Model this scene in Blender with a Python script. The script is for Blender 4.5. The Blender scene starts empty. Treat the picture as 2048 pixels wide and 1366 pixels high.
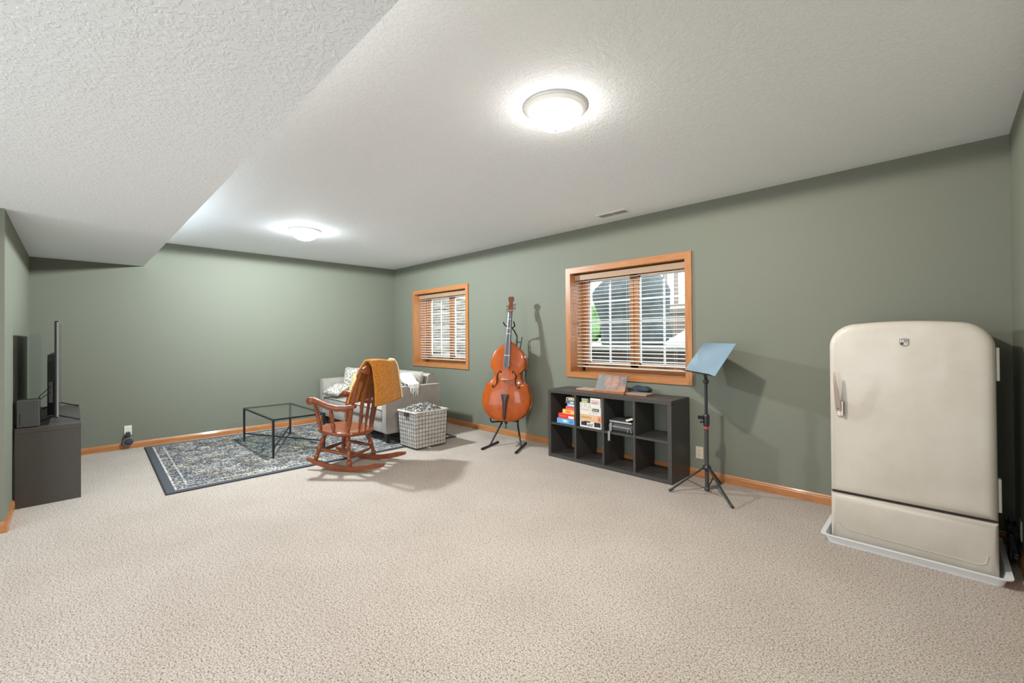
import bpy, bmesh, math, random
from math import sin, cos, pi, radians as R
from mathutils import Vector as V, Matrix, noise

# ------------------------------------------------------------------ camera, world, lights, exposure
S = bpy.context.scene
COL = S.collection
CX, CY, CH = 7.3114, -4.2385, 1.3591
YAW, PITCH, ROLL = 0.7766, 0.0075, -0.0079
fw = V((-sin(YAW)*cos(PITCH), cos(YAW)*cos(PITCH), sin(PITCH)))
rt = V((cos(YAW), sin(YAW), 0)); up = rt.cross(fw)
r2 = rt*cos(ROLL) + up*sin(ROLL); u2 = up*cos(ROLL) - rt*sin(ROLL)
cam = bpy.data.objects.new('camera', bpy.data.cameras.new('camera')); COL.objects.link(cam)
m = Matrix.Identity(4)
for i in range(3):
    m[i][0], m[i][1], m[i][2] = r2[i], u2[i], -fw[i]
m[0][3], m[1][3], m[2][3] = CX, CY, CH
cam.matrix_world = m
cam.data.sensor_width = 36; cam.data.lens = 869.592*36/2048
cam.data.shift_x = -5.36/2048; cam.data.shift_y = -14.6/2048
cam.data.clip_start = 0.02
S.camera = cam

W = bpy.data.worlds.new('sky'); S.world = W; W.use_nodes = True
bg = W.node_tree.nodes['Background']; bg.inputs[0].default_value = (0.80, 0.92, 1.0, 1); bg.inputs[1].default_value = 3.4

S.view_settings.view_transform = 'Standard'; S.view_settings.look = 'None'
S.view_settings.gamma = 1; S.view_settings.use_curve_mapping = False
S.view_settings.exposure = 0.33
try:
    S.cycles.use_denoising = True
    S.cycles.max_bounces = 14; S.cycles.diffuse_bounces = 12; S.cycles.transparent_max_bounces = 16; S.cycles.sample_clamp_indirect = 8
except Exception:
    pass

def area(name, loc, rot, sx, sy, power, col, shape='RECTANGLE'):
    l = bpy.data.lights.new(name, 'AREA'); l.shape = shape; l.size = sx
    if shape in ('RECTANGLE', 'ELLIPSE'): l.size_y = sy
    l.energy = power; l.color = col
    o = bpy.data.objects.new(name, l); COL.objects.link(o); o.location = loc; o.rotation_euler = rot
    return o
# invented fill lights behind the camera: two overhead disks, a rear and a side panel
area('rear_fill_disk', (4.4, -6.2, 2.28), (0, 0, 0), .5, .5, 8, (1, .98, .95), 'DISK')
area('rear_fill_disk', (6.3, -6.6, 2.28), (0, 0, 0), .5, .5, 8, (1, .98, .95), 'DISK')
area('rear_fill_panel', (5.0, -9.35, 1.15), (R(90), 0, 0), 3.2, 2.0, 105, (.86, .93, 1))  # cool panel added as unseen fill; the rear wall has no door

area('side_fill_panel', (7.60, -7.0, 1.3), (0, R(90), 0), 1.4, 2.2, 85, (.84, .93, 1))  # added cool fill from the right, out of view; no window there

# ------------------------------------------------------------------ room numbers
CEIL, SOF, SOFY, LEFTY, LEFTX, RX = 2.6466, 2.3119, -3.5923, -4.5773, 2.53, 7.6346
REAR = -9.4
OZ0, OZ1 = .943, 2.122
WINS = ((.698, 2.105), (4.108, 5.512))
TH = .32

# ------------------------------------------------------------------ materials
MATS = {}
def mat(name, col=(.8,.8,.8), rough=.5, metal=0, spec=None, emit=None, es=0, coat=0):
    if name in MATS: return MATS[name]
    m = bpy.data.materials.new(name); m.use_nodes = True; MATS[name] = m
    b = m.node_tree.nodes['Principled BSDF']
    b.inputs['Base Color'].default_value = (*col, 1); b.inputs['Roughness'].default_value = rough
    b.inputs['Metallic'].default_value = metal
    if spec is not None: b.inputs['Specular IOR Level'].default_value = spec
    if coat: b.inputs['Coat Weight'].default_value = coat; b.inputs['Coat Roughness'].default_value = .08
    if emit: b.inputs['Emission Color'].default_value = (*emit, 1); b.inputs['Emission Strength'].default_value = es
    return m
def nodes(m): return m.node_tree.nodes, m.node_tree.links, m.node_tree.nodes['Principled BSDF']
def ramp(N, stops, mode='LINEAR'):
    r = N.new('ShaderNodeValToRGB'); cr = r.color_ramp; cr.interpolation = mode
    while len(cr.elements) < len(stops): cr.elements.new(.5)
    for e, (p, c) in zip(cr.elements, stops): e.position = p; e.color = (*c, 1)
    return r
def tex(N, L, kind='Noise', scale=10, detail=3, rough=.6, vec='Object', stretch=None, rot=None, dist=0):
    tc = N.new('ShaderNodeTexCoord'); out = tc.outputs[vec]
    if stretch or rot:
        mp = N.new('ShaderNodeMapping')
        if stretch: mp.inputs['Scale'].default_value = stretch
        if rot: mp.inputs['Rotation'].default_value = rot
        L.new(out, mp.inputs['Vector']); out = mp.outputs[0]
    t = N.new('ShaderNodeTex' + kind); t.inputs['Scale'].default_value = scale
    if kind == 'Noise':
        t.inputs['Detail'].default_value = detail; t.inputs['Roughness'].default_value = rough
        t.inputs['Distortion'].default_value = dist
    L.new(out, t.inputs['Vector'])
    return t
def bump(m, src, strength, dist=.01):
    N, L, b = nodes(m); bp = N.new('ShaderNodeBump'); bp.inputs['Strength'].default_value = strength
    bp.inputs['Distance'].default_value = dist; L.new(src, bp.inputs['Height']); L.new(bp.outputs[0], b.inputs['Normal'])
def noisy(name, stops, scale, rough=.6, detail=3, bumpy=0, bd=.01, stretch=None, coat=0, metal=0, dist=0, rot=None, spec=None):
    if name in MATS: return MATS[name]
    m = mat(name, stops[0][1], rough, metal, coat=coat, spec=spec); N, L, b = nodes(m)
    t = tex(N, L, 'Noise', scale, detail, stretch=stretch, dist=dist, rot=rot)
    r = ramp(N, stops); L.new(t.outputs['Fac'], r.inputs[0]); L.new(r.outputs[0], b.inputs['Base Color'])
    if bumpy: bump(m, t.outputs['Fac'], bumpy, bd)
    return m
def mixrgb(N, L, fac, a, b, mode='MIX'):
    x = N.new('ShaderNodeMix'); x.data_type = 'RGBA'; x.blend_type = mode
    for s, v in ((0, fac), (6, a), (7, b)):
        if hasattr(v, 'is_linked') or isinstance(v, bpy.types.NodeSocket): L.new(v, x.inputs[s])
        elif s == 0: x.inputs[0].default_value = v
        else: x.inputs[s].default_value = (*v, 1)
    return x.outputs[2]

def wood(name, a, b, stretch, scale=6, rough=.38, coat=.25, spec=None):
    if name in MATS: return MATS[name]
    m = mat(name, a, rough, coat=coat, spec=spec); N, L, bs = nodes(m)
    t = tex(N, L, 'Noise', scale, 5, .65, stretch=stretch, dist=.6)
    r = ramp(N, ((.3, a), (.52, [(x+y)/2 for x, y in zip(a, b)]), (.72, b)))
    L.new(t.outputs['Fac'], r.inputs[0]); L.new(r.outputs[0], bs.inputs['Base Color'])
    bump(m, t.outputs['Fac'], .08, .003)
    return m
OA, OB = (.50, .215, .075), (.32, .115, .034)
oak_x = wood('oak_trim_along_x', OA, OB, (.8, 14, 14))
oak_y = wood('oak_trim_along_y', OA, OB, (14, .8, 14))
oak_z = wood('oak_trim_upright', OA, OB, (14, 14, .8))
chairwood = wood('rocker_maple_stain', (.26, .068, .021), (.15, .036, .012), (3, 3, 3), 7, .34, .35, spec=.3)
basswood = wood('bass_varnish', (.43, .088, .006), (.30, .050, .004), (2.5, 6, 1.2), 4, .32, .3, spec=.2)
ribwood = wood('bass_rib_varnish', (.40, .13, .03), (.20, .05, .012), (3, 3, 6), 6, .22, .7)
scrollwood = wood('bass_scroll_wood', (.22, .055, .016), (.08, .02, .008), (4, 4, 4), 9, .25, .6)
ebony = mat('ebony', (.028, .02, .02), .3)
fboard = mat('fingerboard', (.05, .052, .065), .28)

def paint():
    m = mat('sage_green_paint', (.178, .186, .146), .62, spec=.3); N, L, b = nodes(m)
    t = tex(N, L, 'Noise', 260, 2); bump(m, t.outputs['Fac'], .12, .002); return m
sage = paint()
def ceil_mat():
    m = mat('knockdown_ceiling_white', (.885, .915, .945), .8, spec=.25); N, L, b = nodes(m)
    t = tex(N, L, 'Noise', 34, 3, .55, dist=1.2); r = ramp(N, ((.47, (0, 0, 0)), (.56, (1, 1, 1))))
    L.new(t.outputs['Fac'], r.inputs[0]); bump(m, r.outputs[0], .36, .005); return m
ceilm = ceil_mat()
def carpet():
    m = mat('speckled_beige_carpet', (.5, .43, .38), .95, spec=.1); N, L, b = nodes(m)
    t1 = tex(N, L, 'Noise', 140, 2, .75, stretch=(1, 1, .3)); t2 = tex(N, L, 'Noise', 88, 3, .8, stretch=(1, 1, .3)); t3 = tex(N, L, 'Noise', 1.6, 2)
    r1 = ramp(N, ((.34, (.19, .135, .11)), (.47, (.46, .405, .355)), (.62, (.63, .57, .515))))
    L.new(t1.outputs['Fac'], r1.inputs[0])
    r2_ = ramp(N, ((.36, (.36, .22, .16)), (.45, (1, 1, 1)))); L.new(t2.outputs['Fac'], r2_.inputs[0])
    o = mixrgb(N, L, .85, r1.outputs[0], r2_.outputs[0], 'MULTIPLY')
    r3 = ramp(N, ((.35, (.93, .92, .91)), (.65, (1, 1, 1)))); L.new(t3.outputs['Fac'], r3.inputs[0])
    o = mixrgb(N, L, 1.0, o, r3.outputs[0], 'MULTIPLY')
    L.new(o, b.inputs['Base Color']); bump(m, t1.outputs['Fac'], .5, .006); return m
carpetm = carpet()
blackmetal = mat('black_metal', (.025, .026, .03), .42, .3)
darkgrey = mat('dark_grey_metal', (.05, .05, .05), .45, .2)
blackbrown = noisy('black_brown_laminate', ((.35, (.038, .034, .032)), (.65, (.062, .057, .053))), 30, .42, 4, stretch=(1, 6, 6))
blackbrown2 = noisy('tv_unit_laminate', ((.35, (.060, .052, .048)), (.65, (.088, .078, .071))), 40, .5, 4, stretch=(1, 6, 6))
blackplastic = mat('black_plastic', (.018, .018, .02), .35)
white = mat('white_plastic', (.75, .74, .70), .4)
ivory = mat('ivory_plastic', (.56, .49, .36), .45)
screen = mat('tv_screen', (.008, .008, .01), .08)
silver = mat('silver_trim', (.55, .56, .6), .25, .9)
sofam = noisy('taupe_velvet', ((.3, (.28, .25, .222)), (.7, (.385, .35, .315))), 5, .7, 3, spec=.2)
sofam.node_tree.nodes['Principled BSDF'].inputs['Sheen Weight'].default_value = .15
piping = mat('dark_piping', (.10, .095, .09), .7)
cream = noisy('cream_canvas', ((.35, (.47, .435, .39)), (.65, (.60, .565, .52))), 14, .85, 3, .3, .01)
wire = mat('dark_wire', (.03, .03, .03), .5, .3)
vinyl = mat('white_vinyl', (.82, .84, .86), .4)
fridgem = mat('cream_enamel', (.56, .51, .45), .42, coat=.15)
_N, _L, _b = nodes(fridgem)
_t = tex(_N, _L, 'Noise', 3.2, 4, .6); _r = ramp(_N, ((.34, (.515, .46, .395)), (.60, (.57, .52, .455))))
_L.new(_t.outputs['Fac'], _r.inputs[0]); _L.new(_r.outputs[0], _b.inputs['Base Color'])
gasket = mat('dark_gap', (.04, .03, .025), .7)
chrome = mat('aged_chrome', (.50, .42, .37), .28, .85)
badge = mat('badge_silver', (.20, .19, .165), .35, .5)
traym = mat('grey_white_tray', (.76, .77, .78), .38)
lampring = mat('lamp_white_metal', (.85, .84, .82), .45)
def frosted(name, col, glow):
    m = bpy.data.materials.new(name); m.use_nodes = True; N, L = m.node_tree.nodes, m.node_tree.links
    N.remove(N['Principled BSDF']); out = N['Material Output']
    tr = N.new('ShaderNodeBsdfTransparent'); tr.inputs[0].default_value = (.8, .8, .8, 1)
    em = N.new('ShaderNodeEmission'); em.inputs[0].default_value = (*col, 1); em.inputs[1].default_value = glow
    ad = N.new('ShaderNodeAddShader'); L.new(tr.outputs[0], ad.inputs[0]); L.new(em.outputs[0], ad.inputs[1]); L.new(ad.outputs[0], out.inputs[0]); return m
def glass_mat(name, tint, mixf):
    m = bpy.data.materials.new(name); m.use_nodes = True; N, L = m.node_tree.nodes, m.node_tree.links
    N.remove(N['Principled BSDF']); out = N['Material Output']
    tr = N.new('ShaderNodeBsdfTransparent'); tr.inputs[0].default_value = (*tint, 1)
    gl = N.new('ShaderNodeBsdfGlossy'); gl.inputs['Roughness'].default_value = .03
    fr = N.new('ShaderNodeFresnel'); fr.inputs[0].default_value = mixf
    ge = N.new('ShaderNodeNewGeometry'); sb = N.new('ShaderNodeMath'); sb.operation = 'SUBTRACT'; sb.inputs[0].default_value = 1; L.new(ge.outputs['Backfacing'], sb.inputs[1])
    mu = N.new('ShaderNodeMath'); mu.operation = 'MULTIPLY'; L.new(fr.outputs[0], mu.inputs[0]); L.new(sb.outputs[0], mu.inputs[1])
    mx = N.new('ShaderNodeMixShader'); L.new(mu.outputs[0], mx.inputs[0]); L.new(tr.outputs[0], mx.inputs[1]); L.new(gl.outputs[0], mx.inputs[2])
    L.new(mx.outputs[0], out.inputs[0]); return m
pane = glass_mat('window_glass', (.97, .99, .98), 1.3)
tglass = glass_mat('table_glass', (.92, .97, .95), 4.5)

# ------------------------------------------------------------------ mesh builder
class MB:
    def __init__(s): s.b = bmesh.new()
    def box(s, x0, x1, y0, y1, z0, z1, bev=0, seg=2):
        vs = [s.b.verts.new(p) for p in ((x0,y0,z0),(x1,y0,z0),(x1,y1,z0),(x0,y1,z0),(x0,y0,z1),(x1,y0,z1),(x1,y1,z1),(x0,y1,z1))]
        fs = [s.b.faces.new([vs[i] for i in f]) for f in ((3,2,1,0),(4,5,6,7),(0,1,5,4),(1,2,6,5),(2,3,7,6),(3,0,4,7))]
        if bev: bmesh.ops.bevel(s.b, geom=list({e for f in fs for e in f.edges}), offset=bev, segments=seg, affect='EDGES', profile=.5)
        return s
    def bar(s, a, b, w, h=None, bev=0, upv=(0,0,1)):
        a, b = V(a), V(b); h = h or w; d = (b-a).normalized(); u = V(upv)
        x = d.cross(u)
        if x.length < 1e-4: x = d.cross(V((1,0,0)))
        x.normalize(); y = x.cross(d)
        vs = [s.b.verts.new(p + x*(i*w/2) + y*(j*h/2)) for p in (a, b) for i, j in ((-1,-1),(1,-1),(1,1),(-1,1))]
        fs = [s.b.faces.new([vs[i] for i in f]) for f in ((0,1,2,3),(7,6,5,4),(0,4,5,1),(1,5,6,2),(2,6,7,3),(3,7,4,0))]
        if bev: bmesh.ops.bevel(s.b, geom=list({e for f in fs for e in f.edges}), offset=bev, segments=2, affect='EDGES', profile=.5)
        return s
    def rings(s, rs, closed=True, cap=True):
        vr = [[s.b.verts.new(p) for p in r] for r in rs]
        n = len(vr[0])
        for a, b in zip(vr, vr[1:]):
            for i in range(n if closed else n-1):
                j = (i+1) % n
                s.b.faces.new((a[i], a[j], b[j], b[i]))
        if cap and closed:
            for r in (vr[0][::-1], vr[-1]):
                try: s.b.faces.new(r)
                except Exception: pass
        return s
    def tube(s, pts, r, n=8, cap=True, flat=1.0, upv=None):
        pts = [V(p) for p in pts]; rs = []; ref = None
        for i, p in enumerate(pts):
            d = (pts[min(i+1, len(pts)-1)] - pts[max(i-1, 0)]).normalized()
            if ref is None:
                ref = V(upv) if upv else (V((0,0,1)) if abs(d.z) < .9 else V((1,0,0)))
            x = d.cross(ref)
            if x.length < 1e-5: x = d.orthogonal()
            x.normalize(); y = x.cross(d).normalized(); ref = y
            rr = r[i] if isinstance(r, (list, tuple)) else r
            rs.append([p + x*cos(2*pi*k/n)*rr + y*sin(2*pi*k/n)*rr*flat for k in range(n)])
        return s.rings(rs, cap=cap)
    def lathe(s, prof, c=(0,0,0), axis=None, n=16, cap=True):
        c = V(c); q = V((0,0,1)).rotation_difference(V(axis)) if axis else None
        rs = []
        for r, z in prof:
            ring = []
            for k in range(n):
                p = V((cos(2*pi*k/n)*r, sin(2*pi*k/n)*r, z))
                if q: p = q @ p
                ring.append(c+p)
            rs.append(ring)
        return s.rings(rs, cap=cap)
    def prism(s, poly, fa, fb):
        a = [s.b.verts.new(fa(p)) for p in poly]; b = [s.b.verts.new(fb(p)) for p in poly]; n = len(poly)
        s.b.faces.new(a[::-1]); s.b.faces.new(b)
        for i in range(n): s.b.faces.new((a[i], a[(i+1) % n], b[(i+1) % n], b[i]))
        return s
    def grid(s, f, nu, nv):
        g = [[s.b.verts.new(f(i/nu, j/nv)) for j in range(nv+1)] for i in range(nu+1)]
        for i in range(nu):
            for j in range(nv): s.b.faces.new((g[i][j], g[i+1][j], g[i+1][j+1], g[i][j+1]))
        return s
    def pillow(s, w, h, t, mtx, n=14, pinch=.10, seed=0, wob=.006):
        for sg in (1, -1):
            g = []
            for i in range(n+1):
                row = []
                for j in range(n+1):
                    a, b = i/n*2-1, j/n*2-1
                    k = (max(0, 1-a**4)*max(0, 1-b**4))**.5
                    x = a*w/2*(1-pinch*(1-b*b)*abs(a)); y = b*h/2*(1-pinch*(1-a*a)*abs(b))
                    z = sg*t/2*k + wob*noise.noise(V((x*9+seed, y*9, sg)))*k*3
                    row.append(s.b.verts.new(mtx @ V((x, y, z))))
                g.append(row)
            for i in range(n):
                for j in range(n):
                    f = (g[i][j], g[i+1][j], g[i+1][j+1], g[i][j+1])
                    s.b.faces.new(f if sg > 0 else f[::-1])
        bmesh.ops.remove_doubles(s.b, verts=s.b.verts, dist=1e-5)
        return s
    def build(s, name, m, parent=None, smooth=False, angle=40, solid=0, subsurf=0, fix=True, off=0):
        if fix: bmesh.ops.recalc_face_normals(s.b, faces=s.b.faces)
        me = bpy.data.meshes.new(name); s.b.to_mesh(me); s.b.free()
        for x in (m if isinstance(m, (list, tuple)) else [m]): me.materials.append(x)
        o = bpy.data.objects.new(name, me); COL.objects.link(o)
        if smooth:
            for p in me.polygons: p.use_smooth = True
            if angle < 180:
                md = o.modifiers.new('edges', 'EDGE_SPLIT'); md.split_angle = R(angle)
        if solid:
            md = o.modifiers.new('thick', 'SOLIDIFY'); md.thickness = solid; md.offset = off
        if subsurf:
            md = o.modifiers.new('sub', 'SUBSURF'); md.levels = md.render_levels = subsurf
        if parent: o.parent = parent
        return o
def thing(name, label, cat, loc=(0,0,0), rz=0, group=None):
    o = bpy.data.objects.new(name, None); COL.objects.link(o); o.location = loc; o.rotation_euler = (0, 0, rz)
    o['label'] = label; o['category'] = cat
    if group: o['group'] = group
    o.empty_display_size = .1
    return o
def tag(o, label, cat, group=None):
    o['label'] = label; o['category'] = cat
    if group: o['group'] = group
    return o
def struct(o, label=None):
    o['kind'] = 'structure'
    if label: o['label'] = label
    return o
def text(name, body, size, m, mtx, parent, sx=1.0):
    c = bpy.data.curves.new(name, 'FONT'); c.body = body; c.size = size; c.align_x = 'CENTER'; c.align_y = 'CENTER'; c.extrude = .0004
    t = bpy.data.objects.new(name, c); me = bpy.data.meshes.new_from_object(t); bpy.data.objects.remove(t)
    me.transform(mtx @ Matrix.Diagonal((sx, 1, 1, 1))); me.materials.append(m)
    o = bpy.data.objects.new(name, me); COL.objects.link(o); o.parent = parent
    return o

# ------------------------------------------------------------------ room shell
struct(MB().box(-.3, RX+.3, REAR-.3, .02, -.15, 0).build('floor', carpetm), 'speckled beige wall to wall carpet')
struct(MB().box(-.3, RX+.3, SOFY, .3, CEIL, CEIL+.2).build('ceiling', ceilm), 'white textured ceiling')
struct(MB().box(-.3, RX+.3, REAR-.3, SOFY, SOF, CEIL+.2).build('ceiling_soffit', ceilm), 'lowered white ceiling section above the camera')
def wall_with_holes(name, holes):
    mb = MB(); xs = -.3
    for x0, x1 in holes:
        mb.box(xs, x0, 0, TH, 0, CEIL); mb.box(x0, x1, 0, TH, 0, OZ0-.0122); mb.box(x0, x1, 0, TH, OZ1+.0122, CEIL); xs = x1
    mb.box(xs, RX+.3, 0, TH, 0, CEIL)
    return mb.build(name, sage)
struct(wall_with_holes('wall_back', [(a-.012, b+.012) for a, b in WINS]), 'sage green wall with two windows')
struct(MB().box(-.3, 0, LEFTY-.3, 0, 0, CEIL).build('wall_far', sage), 'sage green end wall behind sofa and rug')
struct(MB().box(-.3, LEFTX, LEFTY-.3, LEFTY, 0, SOF).build('wall_left', sage), 'green wall behind the television')
struct(MB().box(LEFTX-.12, LEFTX, REAR, LEFTY-.3, 0, SOF).build('wall_left_return', sage))
struct(MB().box(RX, RX+.3, REAR, 0, 0, CEIL).build('wall_right', sage), 'green wall beside the refrigerator')
struct(MB().box(LEFTX-.3, RX+.3, REAR-.3, REAR, 0, SOF).build('wall_rear', sage))
def baseboard(name, a, b, n, mt):
    # a->b run on floor, n outward normal
    a, b, n = V(a), V(b), V(n); pr = [(0, 0), (.015, 0), (.015, .055), (.012, .060), (.012, .068), (.006, .078), (0, .079)]
    mb = MB(); mb.rings([[p + n*x + V((0, 0, z)) for x, z in pr] for p in (a, b)])
    return struct(mb.build(name, mt))
baseboard('baseboard_back', (0, 0, 0), (RX, 0, 0), (0, -1, 0), oak_x)
baseboard('baseboard_far', (0, LEFTY, 0), (0, -.015, 0), (1, 0, 0), oak_y)
baseboard('baseboard_left', (0.015, LEFTY, 0), (LEFTX+.0165, LEFTY, 0), (0, 1, 0), oak_x)
baseboard('baseboard_left_return', (LEFTX, LEFTY-.0005, 0), (LEFTX, REAR, 0), (1, 0, 0), oak_y)
baseboard('baseboard_right', (RX, -.015, 0), (RX, REAR, 0), (-1, 0, 0), oak_y)

# ------------------------------------------------------------------ windows
slatm = mat('blind_slat_cream', (.82, .80, .75), .45)
valm = mat('blind_valance_tan', (.36, .24, .15), .5)
hw = mat('dark_hardware', (.12, .08, .06), .4, .4)
CW = .067
def window(idx, x0, x1, where):
    root = thing('window_%d' % idx, 'oak framed slider window %s' % where, 'window', ((x0+x1)/2, 0, OZ0)); root['kind'] = 'structure'
    del root['category']
    cx = (x0+x1)/2; h = OZ1-OZ0; w = (x1-x0)/2
    # casing (mitred) on the room side
    for nm, mt, q in (('casing_top', oak_x, ((-w-CW, h+CW), (w+CW, h+CW), (w, h), (-w, h))), ('casing_bottom', oak_x, ((-w-CW, -CW), (-w, 0), (w, 0), (w+CW, -CW))),
                      ('casing_side', oak_z, ((-w-CW, -CW), (-w-CW, h+CW), (-w, h), (-w, 0))), ('casing_side', oak_z, ((w+CW, -CW), (w, 0), (w, h), (w+CW, h+CW)))):
        mb = MB(); mb.prism(q, lambda p: V((p[0], -.018, p[1])), lambda p: V((p[0], 0.001, p[1])))
        mb.build(nm, mt, root)
    # jamb liners
    MB().box(-w-.012, -w, 0.001, TH, -.012, h+.012).box(w, w+.012, 0.001, TH, -.012, h+.012).build('jamb', oak_z, root)
    MB().box(-w, w, 0.001, TH, -.012, 0).box(-w, w, 0.001, TH, h, h+.012).build('sill', oak_x, root)
    # window unit: frame, two sashes, white outer cladding, muntins, glass
    f = .024; y0, y1 = .245, .30
    MB().box(-w, -w+f, y0, y1, 0, h).box(w-f, w, y0, y1, 0, h).build('frame_upright', oak_z, root)
    MB().box(-w, w, y0, y1, 0, .05).box(-w, w, y0, y1, h-f, h).build('frame_rail', oak_x, root)
    for sg, a, b in ((0, -w+f, -.004), (1, .004, w-f)):
        sash = MB().box(a, a+.045, .25, .285, .05, h-f).box(b-.045, b, .25, .285, .05, h-f).box(a, b, .25, .285, .05, .095).box(a, b, .25, .285, h-f-.045, h-f).build('sash', oak_z, root)
        MB().box(a+.03, a+.062, .2855, .305, .06, h-f-.01).box(b-.062, b-.03, .2855, .305, .06, h-f-.01).box(a+.03, b-.03, .2855, .305, .08, .112).box(a+.03, b-.03, .2855, .305, h-f-.062, h-f-.03).build('sash_cladding', vinyl, sash)
        mb = MB(); c = (a+b)/2; mb.box(c-.011, c+.011, .290, .300, .10, h-f-.06)
        for k in (1, 2, 3):
            z = .10 + (h-f-.16)*k/4; mb.box(a+.05, b-.05, .2905, .2995, z-.010, z+.010)
        mb.build('muntins', vinyl, sash)
        MB().box(a+.045, b-.045, .2945, .2955, .095, h-f-.045).build('pane', pane, sash)
        MB().box(c-.05, c+.05, .225, .25, .055, .07).bar((c+.03, .235, .07), (c+.10, .21, .062), .014).build('latch', hw, root)
    # blind, mounted inside the jamb in front of the sashes
    bl = thing('window_blind', 'open cream slatted blind with tan valance in the %s' % where.replace('beside', 'window beside').replace('above', 'window above'), 'blind', (cx, 0, OZ0), 0, None)
    MB().box(-w+.004, w-.004, .072, .082, h-.078, h-.012, .002).box(-w+.004, -w+.012, .082, .13, h-.078, h-.012).build('valance', valm, bl)
    MB().box(-w+.014, w-.01, .095, .145, h-.05, h-.008).build('headrail', blackplastic, bl)
    mb = MB(); nsl = 24; zt, zb = h-.092, .098
    for k in range(nsl):
        z = zb + (zt-zb)*k/(nsl-1)
        mb.rings([[V((x, y, z+.0035*(1-((y-.12)/.024)**2) + (y-.12)*.10 + dz)) for y, dz in ((.096, 0), (.108, 0), (.12, 0), (.132, 0), (.144, 0), (.144, .0024), (.132, .0024), (.12, .0024), (.108, .0024), (.096, .0024))] for x in (-w+.012, w-.012)])
    mb.build('slats', slatm, bl)
    MB().box(-w+.012, w-.012, .098, .142, .052, .068, .003).build('bottom_rail', mat('blind_rail_tan', (.55, .47, .38), .5), bl)
    for x in (-w+.16, 0, w-.16):
        mb = MB()
        mb.tube([(x, .0945, .06), (x, .0945, h-.05)], .0009, 4).tube([(x, .1455, .06), (x, .1455, h-.05)], .0009, 4).bar((x, .0945, .06), (x, .1455, .06), .0015)
        mb.build('ladder_cord', slatm, bl)
    mb = MB().tube([(-w+.03, .088, h-.08), (-w+.031, .088, h*.5)], .0012, 5).tube([(-w+.04, .088, h-.08), (-w+.041, .088, h*.40)], .0012, 5)
    mb.lathe([(.001, 0), (.006, .004), (.005, .028), (.001, .03)], (-w+.031, .088, h*.5-.03), n=8).lathe([(.001, 0), (.006, .004), (.005, .028), (.001, .03)], (-w+.041, .088, h*.40-.03), n=8)
    mb.build('pull_cord', hw, bl)
window(1, *WINS[0], 'beside the sofa corner')
window(2, *WINS[1], 'above the cube bookcase')

# ------------------------------------------------------------------ outside
brown_block = noisy('retaining_block', ((.3, (.10, .08, .07)), (.7, (.22, .185, .165))), 28, .9, 5, .5, .02, stretch=(1, 1, 2.2))
concrete = noisy('patio_concrete', ((.3, (.40, .38, .35)), (.7, (.52, .50, .48))), 9, .85, 4)
tan_stone = noisy('tan_stacked_stone', ((.3, (.14, .10, .07)), (.5, (.30, .25, .20)), (.7, (.48, .45, .40))), 5, .9, 5, .4, .02, stretch=(1, 1, 5))
grassm = noisy('lawn_grass', ((.3, (.10, .18, .05)), (.7, (.24, .34, .12))), 30, .95, 5, .4, .03)
leaf = noisy('green_leaves', ((.3, (.05, .12, .035)), (.7, (.18, .29, .11))), 14, .8, 5)
siding = noisy('deck_boards', ((.3, (.24, .185, .15)), (.7, (.34, .27, .23))), 6, .7, 4, stretch=(1, 1, 8))
struct(MB().box(-6, 9.5, TH, 1.15, .2, .32).build('ground_well', brown_block))
struct(MB().box(2.0, 9.5, 1.15, 1.45, .2, 1.16).build('wall_retaining', brown_block), 'brown block retaining wall of the window well')
struct(MB().box(2.0, 9.5, 1.12, 1.50, 1.16, 1.215).build('wall_retaining_cap', concrete))
struct(MB().box(-1.0, 9.5, 1.45, 5.2, 1.0, 1.20).build('ground_patio', concrete))
struct(MB().box(-14, 14, 5.2, 30, 1.0, 1.17).build('ground_lawn', grassm))
mb = MB()
for k in range(7):
    z0 = .2 + k*.29; mb.box(-.9-.0*k, .25-.05*k, TH+.02, 4.0, z0, z0+.282, .02, 1)
struct(mb.build('wall_stone_terrace', tan_stone), 'tan stacked stone wall outside the corner window')
# covered barbecue grill on the patio
coverm = noisy('charcoal_cover_fabric', ((.3, (.050, .058, .060)), (.7, (.105, .118, .120))), 8, .75, 5, .5, .03)
mb = MB(); rs = []
for z, xa, xb, dy in ((1.205, 2.96, 4.02, .30), (1.25, 2.92, 4.09, .32), (1.45, 2.93, 4.10, .32), (1.62, 2.94, 4.06, .31), (1.85, 2.84, 4.05, .33), (2.0, 2.77, 4.07, .34), (2.13, 2.75, 4.09, .34), (2.22, 2.80, 4.05, .33), (2.36, 2.98, 3.96, .28), (2.46, 3.13, 3.88, .20), (2.49, 3.3, 3.75, .1)):
    ring = []
    for k in range(36):
        a = 2*pi*k/36; cx_, w_ = (xa+xb)/2, (xb-xa)/2
        ca, sa = cos(a), sin(a); ex = .45
        x = cx_ + w_*math.copysign(abs(ca)**ex, ca); y = 2.62 + dy*math.copysign(abs(sa)**ex, sa)
        n_ = noise.noise(V((a*2.2, z*4, 0)))*.03
        ring.append(V((x+ca*n_, y+sa*n_, z)))
    rs.append(ring)
mb.rings(rs)
tag(mb.build('covered_grill', coverm, smooth=True, angle=60), 'large dark fabric covered barbecue on the patio behind the bookcase window', 'grill')
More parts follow.
